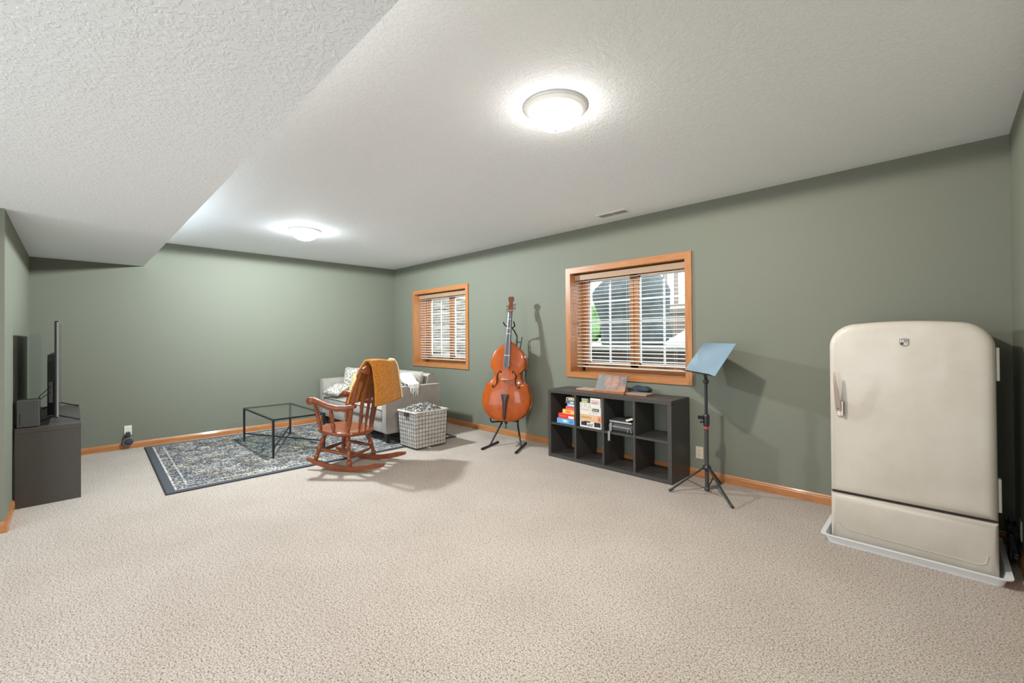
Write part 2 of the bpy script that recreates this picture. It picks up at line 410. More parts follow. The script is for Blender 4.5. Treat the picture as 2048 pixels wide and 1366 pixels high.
# deck with railing and stringer, right of the grill
dk = thing('deck_railing', 'pale brown raised deck with upright balusters outside the right of the window', 'deck', (4.0, 3.9, 1.2))
MB().box(-1.6, 2.4, 0, .05, 0, .62).build('skirt_boards', siding, dk)
MB().box(-1.6, 2.4, -.06, 1.0, .62, .70).build('deck_floor', siding, dk)
for k in range(14):
    x = -1.45 + k*.22
    MB().box(x, x+.07, -.05, .01, .78, 1.72).build('baluster', siding, dk)
MB().box(-1.6, 2.4, -.055, .015, 1.722, 1.80).build('handrail', siding, dk)
MB().box(-1.6, 2.4, -.045, .005, .73, .778).build('lower_rail', siding, dk)
MB().bar((-.3, -.30, .02), (1.6, -.30, 1.25), .05, .22).build('stair_stringer', siding, dk)
# white covered shape in front of the stairs
mb = MB().prism(((0, 0), (1.3, 0), (1.3, .66), (.95, .62), (.30, .20), (.05, .12)), lambda p: V((4.30+p[0], 2.05, 1.2+p[1])), lambda p: V((4.30+p[0], 2.75, 1.2+p[1])))
bmesh.ops.bevel(mb.b, geom=list(mb.b.edges), offset=.03, segments=2, affect='EDGES')
tag(mb.build('patio_lounger', vinyl, smooth=True), 'white sloping moulded lounger lying on the patio beside the covered grill', 'lounger')
def tree(x, y, s, h, label):
    t = thing('tree', label, 'tree', (x, y, 1.17))
    random.seed(int(x*31+y*7)); mb = MB()
    for k in range(46):
        a, rr, z = random.uniform(0, 6.28), random.uniform(0, s), random.uniform(.25, 1)
        r = random.uniform(.28, .5)*s*(1.15-z*.6); c = V((cos(a)*rr*(1.1-z*.8), sin(a)*rr*(1.1-z*.8), z*h))
        g = bmesh.ops.create_icosphere(mb.b, subdivisions=2, radius=r, matrix=Matrix.Translation(c))
        for v in g['verts']: v.co += (v.co-c)*noise.noise(v.co*3.1)*.6
    mb.build('foliage', leaf, t, smooth=True, angle=180)
    MB().tube([(0, 0, 0), (0, 0, h*.5)], .12, 8).build('trunk', brown_block, t)
tree(-3.6, 11.5, 1.0, 1.35, 'taller green leafy tree on the lawn left of the covered grill')
tree(-6.4, 13.5, 1.2, 1.0, 'low rounded green tree furthest out on the lawn')

# ------------------------------------------------------------------ ceiling lights, vent
def ceiling_light(x, y, label, col, watts, glow):
    t = thing('ceiling_light', label, 'ceiling light', (x, y, CEIL), 0, 'flush dome ceiling lights')
    MB().lathe([(.001, -.001), (.13, -.001), (.13, -.030), (.10, -.0435)], n=32, cap=False).build('pan', lampring, t)
    MB().lathe([(.172, 0), (.177, -.005), (.176, -.011), (.168, -.016), (.158, -.026), (.144, -.038), (.134, -.043), (.125, -.043)], n=48, cap=False).build('rim', lampring, t, smooth=True, angle=50)
    MB().lathe([(.130, -.042), (.136, -.052), (.130, -.068), (.119, -.082), (.100, -.095), (.072, -.110), (.038, -.119), (.010, -.122)], n=40).build('dome', frosted('frosted_dome', col, glow), t, smooth=True, angle=80)
    MB().lathe([(.012, -.120), (.014, -.127), (.009, -.134), (.002, -.137)], n=14).build('finial', lampring, t, smooth=True)
    l = bpy.data.lights.new('bulb', 'SPOT'); l.energy = watts; l.color = col; l.spot_size = R(180); l.spot_blend = .03; l.shadow_soft_size = .06
    o = bpy.data.objects.new('bulb', l); COL.objects.link(o); o.location = (0, 0, -.085); o.parent = t
    return t
ceiling_light(5.78, -2.34, 'lit white dome ceiling light nearest the camera', (1, .945, .875), 160, 16)
ceiling_light(1.95, -2.31, 'lit white dome ceiling light above the rug and coffee table', (.87, .965, 1), 350, 40)
vt = thing('ceiling_vent', 'white slotted air register in the ceiling near the window wall', 'vent', (4.875, -.280, CEIL))
MB().box(-.175, .175, -.065, .065, -.006, 0, .002).build('frame', lampring, vt)
for x0, x1 in ((-.155, -.006), (.006, .155)):
    mb = MB().box(x0, x1, -.042, .042, -.008, -.0062); mb.build('slot_bank', mat('vent_grey', (.30, .30, .30), .6), vt)

# ------------------------------------------------------------------ rug
def rug_mat():
    m = mat('distressed_rug', (.3, .3, .3), .95, spec=.1); N, L, b = nodes(m)
    t1 = tex(N, L, 'Noise', 38, 5, .72, stretch=(1, 1.5, 1)); r1 = ramp(N, ((.42, (.05, .052, .058)), (.50, (.22, .22, .215)), (.58, (.58, .54, .49))))
    L.new(t1.outputs['Fac'], r1.inputs[0])
    t2 = tex(N, L, 'Noise', 3.4, 4, .7); r2_ = ramp(N, ((.40, (.68, .74, .82)), (.50, (.95, .95, .95)), (.66, (.62, .52, .38)))); L.new(t2.outputs['Fac'], r2_.inputs[0])
    o = mixrgb(N, L, .75, r1.outputs[0], r2_.outputs[0], 'MULTIPLY')
    t3 = tex(N, L, 'Noise', 5.5, 3, .6); r3 = ramp(N, ((.40, (.45, .48, .55)), (.60, (1.15, 1.12, 1.08)))); L.new(t3.outputs['Fac'], r3.inputs[0])
    o = mixrgb(N, L, .85, o, r3.outputs[0], 'MULTIPLY')
    # borders from distance to the edge (rug centred on its own origin)
    tc = N.new('ShaderNodeTexCoord'); sp = N.new('ShaderNodeSeparateXYZ'); L.new(tc.outputs['Object'], sp.inputs[0])
    def math_(op, a, b_=None):
        q = N.new('ShaderNodeMath'); q.operation = op
        for i, v in enumerate((a, b_)):
            if v is None: continue
            if isinstance(v, (int, float)): q.inputs[i].default_value = v
            else: L.new(v, q.inputs[i])
        return q.outputs[0]
    dx = math_('SUBTRACT', 1.17, math_('ABSOLUTE', sp.outputs[0])); dy = math_('SUBTRACT', 1.555, math_('ABSOLUTE', sp.outputs[1]))
    dd = math_('MINIMUM', dx, dy)
    rb = ramp(N, ((0, (1, 1, 1)), (.062, (1, 1, 1)), (.066, (0, 0, 0)), (1, (0, 0, 0)))); L.new(dd, rb.inputs[0])
    o = mixrgb(N, L, rb.outputs[0], o, (.085, .092, .105))
    rl = ramp(N, ((0, (0, 0, 0)), (.064, (0, 0, 0)), (.067, (1, 1, 1)), (.078, (1, 1, 1)), (.082, (0, 0, 0)), (.155, (0, 0, 0)), (.158, (.7, .7, .7)), (.170, (.7, .7, .7)), (.174, (0, 0, 0)), (.30, (0, 0, 0)))); L.new(dd, rl.inputs[0])
    lf = mixrgb(N, L, 1.0, rl.outputs[0], ramp_out(N, L, t1, ((.40, (.25, .25, .25)), (.5, (1, 1, 1)))), 'MULTIPLY')
    o = mixrgb(N, L, lf, o, (.58, .56, .52))
    L.new(o, b.inputs['Base Color']); bump(m, t1.outputs['Fac'], .4, .004); return m
def ramp_out(N, L, t, stops):
    r = ramp(N, stops); L.new(t.outputs['Fac'], r.inputs[0]); return r.outputs[0]
rugm = rug_mat()
rug = thing('area_rug', 'distressed blue grey and cream area rug under the coffee table and sofa', 'rug', (1.325, -2.07, 0), R(-1.6))
MB().box(-1.17, 1.17, -1.555, 1.555, .0005, .011, .003, 1).build('pile', rugm, rug)
mb = MB()
for a, b in (((-1.173, -1.558), (1.173, -1.558)), ((1.173, -1.558), (1.173, 1.558)), ((1.173, 1.558), (-1.173, 1.558)), ((-1.173, 1.558), (-1.173, -1.558))):
    mb.tube([(a[0], a[1], .0065), (b[0], b[1], .0065)], .0062, 8)
mb.build('binding', mat('rug_binding', (.035, .035, .04), .9), rug)
RT = .0115

# ------------------------------------------------------------------ coffee table
ct = thing('coffee_table', 'low glass topped coffee table with thin black metal frame on the rug', 'table', (1.31, -2.36, RT))
hx, hy, ht = .605, .295, .438
for sx in (-1, 1):
    for sy in (-1, 1):
        x, y = sx*(hx-.011), sy*(hy-.011)
        mb = MB(); mb.rings([[V((x+i*r_, y+j*r_, z)) for i, j in ((-1,-1),(1,-1),(1,1),(-1,1))] for z, r_ in ((0, .008), (.10, .011), (ht-.012, .011))])
        mb.build('leg', blackmetal, ct)
MB().box(-hx, hx, -hy, -hy+.02, ht-.012, ht+.006).box(-hx, hx, hy-.02, hy, ht-.012, ht+.006).box(-hx, -hx+.02, -hy+.02, hy-.02, ht-.012, ht+.006).box(hx-.02, hx, -hy+.02, hy-.02, ht-.012, ht+.006).build('top_frame', blackmetal, ct)
MB().box(-hx+.0205, hx-.0205, -hy+.0205, hy-.0205, ht-.002, ht+.004).build('glass_top', tglass, ct)
MB().bar((-hx+.02, -hy+.02, .105), (hx-.02, hy-.02, .105), .018, .012).build('cross_stretcher', blackmetal, ct)
MB().bar((-hx+.02, hy-.02, .118), (hx-.02, -hy+.02, .118), .018, .012).build('cross_stretcher', blackmetal, ct)

# ------------------------------------------------------------------ sofa
sf = thing('sofa', 'light taupe velvet two seat sofa with piped edges against the corner', 'sofa', (1.235, -1.02, RT))
x0, x1 = -1.045, 1.045; yf, yb = -.43, .42
Z = -RT
for sx, nm in ((-1, 'arm'), (1, 'arm')):
    a, b = (x0, x0+.115) if sx < 0 else (x1-.115, x1)
    mb = MB().box(a, b, yf, yb, .125, .712, .022, 3); arm = mb.build('arm', sofam, sf, smooth=True)
    for xx in (a+.006, b-.006): 
        MB().tube([(xx, yf+.004, .14), (xx, yf+.004, .695), (xx, yf+.022, .708), (xx, yb-.03, .708)], .0045, 6).build('piping', sofam, arm, smooth=True)
MB().box(x0+.117, x1-.117, yf+.02, yb-.03, .125, .29, .015, 2).build('base', sofam, sf, smooth=True)
for k in (0, 1):
    a = x0+.12 + k*.927; b = a+.922
    c = MB().box(a+.003, b-.003, yf-.005, .13, .292, .435, .035, 3).build('seat_cushion', sofam, sf, smooth=True)
    MB().tube([(a+.02, yf-.003, .425), (b-.02, yf-.003, .425), (b-.006, yf+.02, .428), (b-.006, .12, .428)], .0045, 6).tube([(a+.006, .12, .428), (a+.006, yf+.02, .428), (a+.02, yf-.003, .425)], .0045, 6).build('piping', piping, c, smooth=True)
mb = MB(); prof = [(.25, .125), (.415, .125), (.42, .6), (.405, .80), (.375, .842), (.335, .848), (.29, .82), (.25, .60)]
mb.rings([[V((x, y, z)) for y, z in prof] for x in (x0+.12, x0+.16, x1-.16, x1-.12)])
bk = mb.build('back', sofam, sf, smooth=True, angle=50)
for xx in (x0+.125, x1-.125): MB().tube([(xx, y, z) for y, z in prof[1:]], .0045, 6).build('piping', piping, bk, smooth=True)
for k in (0, 1):
    a = x0+.14+k*.908; cx_ = a+.45
    mt = Matrix.Translation((cx_, .195, .655)) @ Matrix.Rotation(R(82), 4, 'X')
    MB().pillow(.885, .45, .17, mt, pinch=.0, seed=k*5, wob=.004).build('back_cushion', sofam, sf, smooth=True, angle=180)
for sx in (-1, 1):
    for yy in (yf+.06, yb-.06):
        x = sx*.965; mb = MB(); mb.rings([[V((x+i*r_, yy+j*r_, z)) for i, j in ((-1,-1),(1,-1),(1,1),(-1,1))] for z, r_ in ((0, .018), (.124, .030))]); mb.build('leg', mat('dark_leg', (.03, .022, .018), .4), sf)
dots = None
def dotted():
    m = mat('dotted_pillow_cloth', (.7, .68, .63), .9); N, L, b = nodes(m)
    t = tex(N, L, 'Voronoi', 46, vec='Object'); r = ramp(N, ((.34, (.07, .07, .07)), (.46, (.60, .57, .50)))); L.new(t.outputs['Distance'], r.inputs[0])
    L.new(r.outputs[0], b.inputs['Base Color']); return m
dottm = dotted()
def rotm(loc, rx=0, ry=0, rz=0): return Matrix.Translation(loc) @ Matrix.Rotation(R(rz), 4, 'Z') @ Matrix.Rotation(R(ry), 4, 'Y') @ Matrix.Rotation(R(rx), 4, 'X')
whitecloth = noisy('white_woven_cloth', ((.35, (.66, .65, .63)), (.65, (.85, .85, .84))), 45, .9, 3, .5, .006)
yellowcloth = noisy('pale_yellow_cloth', ((.35, (.58, .46, .22)), (.65, (.68, .56, .30))), 30, .9, 3, .2, .004)
tag(MB().pillow(.44, .44, .15, rotm((.55, -1.055, .690), 78, 0, 22), pinch=.09, seed=2).build('throw_pillow', dottm, smooth=True, angle=180), 'upright white pillow with small dark dots in the left sofa corner', 'pillow', None)
tag(MB().pillow(.38, .30, .12, rotm((.560, -1.340, .563), 24, 0, 10), pinch=.09, seed=3).build('throw_pillow', dottm, smooth=True, angle=180), 'low dotted white pillow lying in front of the upright dotted one', 'pillow', None)
tag(MB().pillow(.40, .36, .13, rotm((.935, -1.165, .662), 75, 0, 4), pinch=.07, seed=4).build('throw_pillow', yellowcloth, smooth=True, angle=180), 'pale yellow square pillow between dotted pillow and rocking chair back', 'pillow', None)
tag(MB().pillow(.44, .44, .14, rotm((1.02, -.985, .700), 84, 0, 0), pinch=.09, seed=6).build('throw_pillow', whitecloth, smooth=True, angle=180), 'white textured pillow peeking out behind the yellow pillow', 'pillow', None)
tanpat = noisy('cream_tan_pattern', ((.42, (.42, .33, .22)), (.5, (.70, .66, .58)), (.6, (.78, .75, .70))), 42, .9, 3, .2, .004)
tag(MB().pillow(.40, .36, .13, rotm((1.86, -1.14, .62), 50, 0, -10), pinch=.08, seed=8).build('throw_pillow', tanpat, smooth=True, angle=180), 'cream and tan patterned pillow at the right arm of the sofa', 'pillow', None)
# white throw over the right arm with tassels
th_ = thing('white_throw', 'white fringed throw bunched over the right arm of the sofa', 'blanket', (2.2, -1.05, .742))
def thr(u, v):
    y = -.13 + .26*v; path = [(-.34, .045), (-.26, .10), (-.15, .125), (-.06, .075), (.0, .024), (.05, .018), (.083, .004), (.094, -.04)]
    t = u*(len(path)-1); i = min(int(t), len(path)-2); f = t-i
    x = path[i][0]*(1-f)+path[i+1][0]*f; z = path[i][1]*(1-f)+path[i+1][1]*f
    return V((x, y*(1.1-.5*u), z + .014*(noise.noise(V((x*14, y*14, 2))) + .9)*(1-abs(2*v-1))*(1 if u < .8 else .2)))
MB().grid(thr, 28, 14).build('cloth', whitecloth, th_, smooth=True, angle=180, solid=.008, off=1)
mb = MB()
random.seed(4)
for k in range(9):
    y = -.058+.0145*k; l = random.uniform(.07, .13); xo = .101
    mb.tube([(xo, y, -.035), (xo+.007, y+random.uniform(-.006, .006), -.035-l*.5), (xo+.002, y*.75+random.uniform(-.01, .01), -.035-l)], [.0065, .007, .002], 6)
mb.build('tassels', whitecloth, th_, smooth=True)

# ------------------------------------------------------------------ rocking chair
rc = thing('rocking_chair', 'reddish brown wooden spindle back rocking chair standing partly on the rug', 'chair', (2.819, -2.084, 0), R(211))
def arcz(f): return .0 + .46*f*f if f > 0 else .40*f*f
for sy in (1, -1):
    s_ = sy*.233; mb = MB(); rs = []
    for k in range(25):
        f = -.44 + .875*k/24; zb_ = arcz(f) + .004 + (.011 if sy < 0 and f > .1 else .011 if f > .25 else 0)*0
        tk = .050*(1-.45*max(0, abs(f)/.44-.78)/.22); sl = s_ + (.012*sy if f > 0 else -.012*sy)*abs(f)*1
        rs.append([V((f, sl-.014, zb_)), V((f, sl+.014, zb_)), V((f, sl+.014, zb_+tk)), V((f, sl-.014, zb_+tk))])
    mb.rings(rs); mb.build('rocker', chairwood, rc, smooth=True, angle=50)
def turned(a, b, prof, name, n=14):
    a, b = V(a), V(b); l = (b-a).length
    MB().lathe([(r_*1.3, t*l) for t, r_ in prof], a, (b-a), n=n).build(name, chairwood, rc, smooth=True, angle=50)
LEGP = [(0, .010), (.03, .016), (.10, .020), (.16, .019), (.18, .013), (.20, .017), (.22, .013), (.30, .017), (.42, .022), (.50, .019), (.52, .014), (.55, .019), (.58, .014), (.64, .019), (.72, .021), (.80, .017), (.82, .013), (.85, .018), (.90, .018), (1, .014)]
def seatz(f): return .392 + .085*f
for sy in (1, -1):
    turned((.345, sy*.236, arcz(.345)+.051), (.27, sy*.165, seatz(.27)-.028), LEGP, 'leg')
    turned((-.055, sy*.233, arcz(-.055)+.051), (.01, sy*.165, seatz(.01)-.028), LEGP, 'leg')
    turned((.315, sy*.208, .21), (-.03, sy*.205, .165), [(0, .008), (.2, .011), (.5, .016), (.8, .011), (1, .008)], 'stretcher')
turned((.318, .21, .185), (.318, -.21, .185), [(0, .008), (.2, .012), (.5, .017), (.8, .012), (1, .008)], 'stretcher')
turned((-.035, .205, .14), (-.035, -.205, .14), [(0, .008), (.2, .011), (.5, .014), (.8, .011), (1, .008)], 'stretcher')
mb = MB(); rs = []; NS = 40
def seat_xy(a, k=1.0):
    ca, sa = cos(a), sin(a); f = .135 + .265*math.copysign(abs(ca)**.75, ca)*k; s_ = .268*math.copysign(abs(sa)**.8, sa)*k*(1.0 if ca > 0 else 1-.10*abs(ca))
    return f, s_
for k, dz in ((.90, -.042), (.97, -.036), (1.0, -.018), (.99, -.003), (.95, .002), (.75, -.006), (.4, -.012), (.05, -.012)):
    ring = []
    for i in range(NS):
        f, s_ = seat_xy(2*pi*i/NS, k); ring.append(V((f, s_, seatz(f)+dz)))
    rs.append(ring)
mb.rings(rs); mb.build('seat', chairwood, rc, smooth=True, angle=60)
# back posts and spindles on the rear arc, fanning up to the crest
def bez(a, c, b, n=12):
    a, b, c = V(a), V(b), V(c); return [a*(1-t)**2 + c*2*t*(1-t) + b*t*t for t in [i/n for i in range(n+1)]]
bases = [(-.02, .205), (-.095, .125), (-.115, .042), (-.115, -.042), (-.095, -.125), (-.02, -.205)]
tops = [(-.218, .262), (-.244, .155), (-.256, .052), (-.256, -.052), (-.244, -.155), (-.218, -.262)]
for i, ((f0, s0), (f1, s1)) in enumerate(zip(bases, tops)):
    outer = i in (0, 5); zt = 1.06 if outer else 1.0
    p = bez((f0, s0, seatz(f0)+.002), (f0*.75+f1*.25-.0, s0*.6+s1*.4, .70), (f1, s1, zt), 16)
    if outer:
        rr = [.014, .019, .023, .024, .024, .023, .021, .017, .023, .017, .023, .022, .018, .015, .021, .016, .012]
        MB().tube(p, rr, 12).build('back_post', chairwood, rc, smooth=True, angle=60)
    else:
        rr = [.012, .015, .018, .021, .023, .024, .024, .024, .024, .023, .022, .020, .018, .016, .014, .012, .011]
        MB().tube(p, rr, 10, flat=.55, upv=(1, 0, 0)).build('spindle', chairwood, rc, smooth=True, angle=60)
mb = MB(); rs = []
for k in range(21):
    t = k/20*2-1; s_ = t*.272; f = -.262 + .045*t*t; zc = 1.035; hh = .052*(1-.55*max(0, abs(t)-.75)/.25) ; tp = .012*cos(t*2.6)
    rs.append([V((f-.012, s_, zc-hh+.01)), V((f+.012, s_, zc-hh+.01)), V((f+.008, s_, zc+hh+tp)), V((f-.008, s_, zc+hh+tp))])
mb.rings(rs); mb.build('crest_rail', chairwood, rc, smooth=True, angle=50)
for sy in (1, -1):
    pts = [(-.13, .235, .672), (-.04, .262, .655), (.06, .280, .650), (.15, .288, .668), (.23, .292, .700), (.30, .294, .728), (.345, .294, .735)]
    mb = MB(); rs = []
    for k, (f, s_, z) in enumerate(pts):
        w_ = (.018, .022, .025, .026, .026, .026, .026)[k]; h_ = (.020, .027, .033, .035, .034, .033, .030)[k]
        rs.append([V((f, sy*s_+w_*cos(a), z+h_*math.copysign(abs(sin(a))**.7, sin(a)))) for a in [2*pi*i/12 for i in range(12)]])
    mb.rings(rs); mb.lathe([(.001, -.030), (.032, -.029), (.040, -.022), (.040, .022), (.032, .029), (.001, .030)], (.352, sy*.294, .724), (0, 1, 0), 16)
    mb.build('armrest', chairwood, rc, smooth=True, angle=50)
    PST = [(0, .009), (.08, .013), (.28, .019), (.36, .013), (.38, .017), (.42, .012), (.46, .017), (.50, .012), (.54, .017), (.58, .012), (.66, .018), (.84, .014), (1, .009)]
    turned((.29, sy*.215, seatz(.29)+.002), (.315, sy*.285, .705), PST, 'arm_post')
    turned((.12, sy*.240, seatz(.12)+.002), (.13, sy*.280, .648), PST, 'arm_post')
# orange knitted blanket over the crest
def knit():
    m = mat('ochre_chunky_knit', (.6, .26, .04), .95, spec=.1); N, L, b = nodes(m)
    t = tex(N, L, 'Noise', 60, 3, .7, stretch=(1.6, 1.6, .7)); r = ramp(N, ((.35, (.33, .095, .008)), (.5, (.50, .175, .018)), (.65, (.62, .27, .045)))); L.new(t.outputs['Fac'], r.inputs[0])
    L.new(r.outputs[0], b.inputs['Base Color']); bump(m, t.outputs['Fac'], .8, .012)
    b.inputs['Sheen Weight'].default_value = .4; b.inputs['Sheen Tint'].default_value = (1, .75, .45, 1); return m
knitm = knit()
bk_ = thing('knitted_blanket', 'folded ochre knitted blanket hung over the back of the rocking chair', 'blanket', (2.819, -2.084, 0), R(211))
prof = [(-.045, .695), (-.060, .74), (-.080, .80), (-.105, .87), (-.140, .94), (-.175, 1.02), (-.215, 1.085), (-.250, 1.126), (-.290, 1.120), (-.318, 1.07), (-.328, 1.00), (-.336, .92), (-.344, .84), (-.350, .76), (-.354, .68)]
def blk(u, v):
    t = v*(len(prof)-1); i = min(int(t), len(prof)-2); g = t-i
    f = prof[i][0]*(1-g)+prof[i+1][0]*g; z = prof[i][1]*(1-g)+prof[i+1][1]*g
    front = max(0, 1-v/.45); back = max(0, (v-.55)/.45)
    s0 = .185+.03*front+.01*back; s1 = -.30-.045*back+.05*front
    s_ = s0 + (s1-s0)*u
    bow = .04*(2*u-1)**2
    nz = noise.noise(V((s_*7, v*3, 1)))*.016 + noise.noise(V((s_*22, v*3, 4)))*.006
    f += bow*(1 if v > .3 else .6) + (nz if v > .55 else -nz*.6 if v < .3 else 0)
    z += (noise.noise(V((s_*5, v, 8)))*.014)*(front+back) + (.012*sin(u*5+.5) if .3 < v < .7 else 0) + (.018*(u-.5) if v < .1 or v > .9 else 0)
    if v > .5: f -= .012
    return V((f, s_, z))
MB().grid(blk, 30, 48).build('knit', knitm, bk_, smooth=True, angle=180, solid=.020)
mb = MB()
e = [blk(1, j/30)+V((0, -.006, 0)) for j in range(31)]
mb.tube(e, .019, 8); mb.build('pale_edge', noisy('pale_knit_edge', ((.35, (.70, .56, .36)), (.65, (.86, .78, .64))), 70, .95, 3, .6, .01), bk_, smooth=True)
# slat lying on the rug under the chair
mb = MB().bar((1.955, -2.15, .0175), (2.43, -1.985, .0175), .022, .011, .003)
tag(mb.build('wooden_stick', chairwood), 'thin reddish wooden stick lying on the rug beneath the rocking chair', 'stick')

# ------------------------------------------------------------------ wire basket and blanket inside
bs = thing('wire_basket', 'square wire storage basket with cream cloth liner beside the sofa', 'basket', (2.592, -1.113, .0125))
bx, by, bh = .197, .233, .45
def bsz(z): k = .94 + .085*z/bh; return bx*k, by*k
mb = MB()
nzr = 9
for k in range(nzr+1):
    z = .006 + (bh-.012)*k/nzr; a, b = bsz(z)
    for p, q in (((-a, -b), (a, -b)), ((a, -b), (a, b)), ((a, b), (-a, b)), ((-a, b), (-a, -b))): mb.tube([(p[0], p[1], z), (q[0], q[1], z)], .0028 if k in (0, nzr) else .0019, 5)
for side in range(4):
    nn = 8 if side % 2 == 0 else 10
    for k in range(nn+1):
        t = k/nn*2-1; pts = []
        for z in (.006, bh-.006):
            a, b = bsz(z); pts.append(((t*a, -b, z), (a, t*b, z), (t*a, b, z), (-a, t*b, z))[side])
        mb.tube(pts, .0019, 5)
mb.build('wire_frame', wire, bs)
mb = MB(); rs = []
def sq(a, b, z, w_=0):
    out = []
    for (p, q) in (((-a, -b), (a, -b)), ((a, -b), (a, b)), ((a, b), (-a, b)), ((-a, b), (-a, -b))):
        for i in range(8):
            t = i/8; x = p[0]*(1-t)+q[0]*t; y = p[1]*(1-t)+q[1]*t
            k = w_*(noise.noise(V((x*18, y*18, z*12)))); out.append(V((x*(1+k), y*(1+k), z + (k*.12 if z > .4 else 0))))
    return out
for z in (.012, .1, .2, .3, .4, bh-.008): a, b = bsz(z); rs.append(sq(a-.006, b-.006, z, -.012))
a, b = bsz(bh); rs += [sq(a-.001, b-.001, bh+.004, .0), sq(a+.006, b+.006, bh-.002, .02), sq(a+.007, b+.007, bh-.014, .03)]
mb.rings(rs, cap=False); mb.b.faces.ensure_lookup_table()
mb.build('cloth_liner', cream, bs, smooth=True, angle=60)
for sg in (-1,):
    mb = MB().box(-.045, .045, -by-.012-.006, -by-.006, .385, .43, .004); mb.build('handle_slot', gasket, bs)
for sx in (-.15, .15):
    mb = MB().lathe([(.001, 0), (.006, 0), (.006, .003), (.001, .004)], (bx+.020, sx*1.15, .425), (1, 0, 0), 10); mb.build('rivet', hw, bs)
greyblk = noisy('grey_white_fleece', ((.47, (.075, .062, .052)), (.53, (.17, .155, .14)), (.60, (.56, .56, .55))), 22, .95, 5, .7, .015, dist=1.2)
def lump(u, v):
    x, y = (u*2-1), (v*2-1); r_ = max(abs(x), abs(y)); h = (1-r_**3)
    z = .425 + .080*h + .035*(1-r_**2)*(noise.noise(V((x*2.2, y*2.2, 3)))+.4) + .010*noise.noise(V((x*7, y*7, 1)))
    return V((x*(bx-.028), y*(by-.030), z))
mb = MB().grid(lump, 30, 30)
o = mb.build('folded_blanket', greyblk, None, smooth=True, angle=180, solid=.02, off=-1)
o.location = (2.592, -1.113, .0125); tag(o, 'grey and white patterned fleece blanket stuffed in the wire basket', 'blanket')

# ------------------------------------------------------------------ tv stand, tv, console
ts = thing('tv_stand', 'low dark brown laminate television bench along the left wall', 'cabinet', (1.14, -4.375, 0))
tx0, tx1, ty0, ty1, tz = -.80, .815, -.19, .19, .646
MB().box(tx1-.04, tx1, ty0, ty1, 0, tz-.0405).build('side_panel', blackbrown2, ts)
MB().box(tx0, tx0+.04, ty0, ty1, 0, tz-.0405).build('side_panel', blackbrown2, ts)
MB().box(tx0, tx1+.002, ty0, ty1+.002, tz-.04, tz, .0015).build('top_panel', blackbrown2, ts)
MB().box(tx0+.041, tx1-.041, ty0, ty1-.003, .02, .045).build('bottom_panel', blackbrown2, ts)
MB().box(tx0+.041, tx1-.041, ty0, ty1-.003, .31, .33).build('shelf', blackbrown2, ts)
for x in (-.27, .27): MB().box(x-.01, x+.01, ty0, ty1-.003, .046, .309).box(x-.01, x+.01, ty0, ty1-.003, .331, tz-.041).build('divider', blackbrown2, ts)
tv = thing('television', 'large flat television standing on the dark bench, seen edge on', 'television', (1.18, -4.335, tz))
MB().box(-.73, .73, -.010, .012, .055, .885, .004).build('panel', blackplastic, tv)
MB().box(-.722, .722, .0125, .0145, .066, .877).build('screen', screen, tv)
MB().box(-.732, .732, .004, .0125, .053, .0655).box(.722, .732, .004, .0150, .055, .885).box(-.732, -.722, .004, .0150, .055, .885).box(-.732, .732, .004, .0150, .877, .887).build('bezel', silver, tv)
mb = MB(); mb.prism(((-.60, .07), (.60, .07), (.60, .54), (.54, .60), (-.54, .60), (-.60, .54)), lambda p: V((p[0], -.055, p[1]*.98+.003)), lambda p: V((p[0]*1.03, -.0105, p[1])))
mb.build('rear_housing', blackplastic, tv)
for x in (.545, -.60):
    MB().bar((x, 0, .06), (x+.02, .145, .006), .016, .011).bar((x, 0, .06), (x+.02, -.125, .006), .016, .011).build('foot', blackmetal, tv)
MB().box(.618, .6215, -.045, -.02, .18, .36).build('port_panel', mat('port_grey', (.16, .16, .17), .5), tv)
MB().tube([(.622, -.035, .32), (.64, -.06, .29), (.60, -.10, .24), (.575, -.14, .12), (.56, -.165, .01)], .003, 6).tube([(.622, -.035, .27), (.63, -.06, .25), (.58, -.11, .20), (.56, -.15, .10), (.54, -.17, .01)], .003, 6).build('cable', blackplastic, tv, smooth=True)
gc = thing('game_console', 'upright dark grey box shaped game console on the near end of the television bench', 'console', (1.862, -4.49, tz))
MB().box(-.075, .075, -.066, .060, .006, .226, .004).build('case', mat('console_grey', (.085, .087, .09), .5), gc)
MB().lathe([(.05, 0), (.05, .006), (.04, .0062)], n=20).build('foot', blackplastic, gc)
MB().box(.0752, .0765, -.052, -.046, .03, .12).build('disc_slot', blackplastic, gc)
# cables down the gap behind the bench
tag(MB().tube([(1.93, -4.569, .66), (1.945, -4.569, .58), (1.97, -4.57, .30), (1.96, -4.57, .09), (1.9, -4.57, .02)], .0035, 6).build('power_cable', blackplastic, smooth=True), 'dark power cable hanging behind the television bench', 'cable')

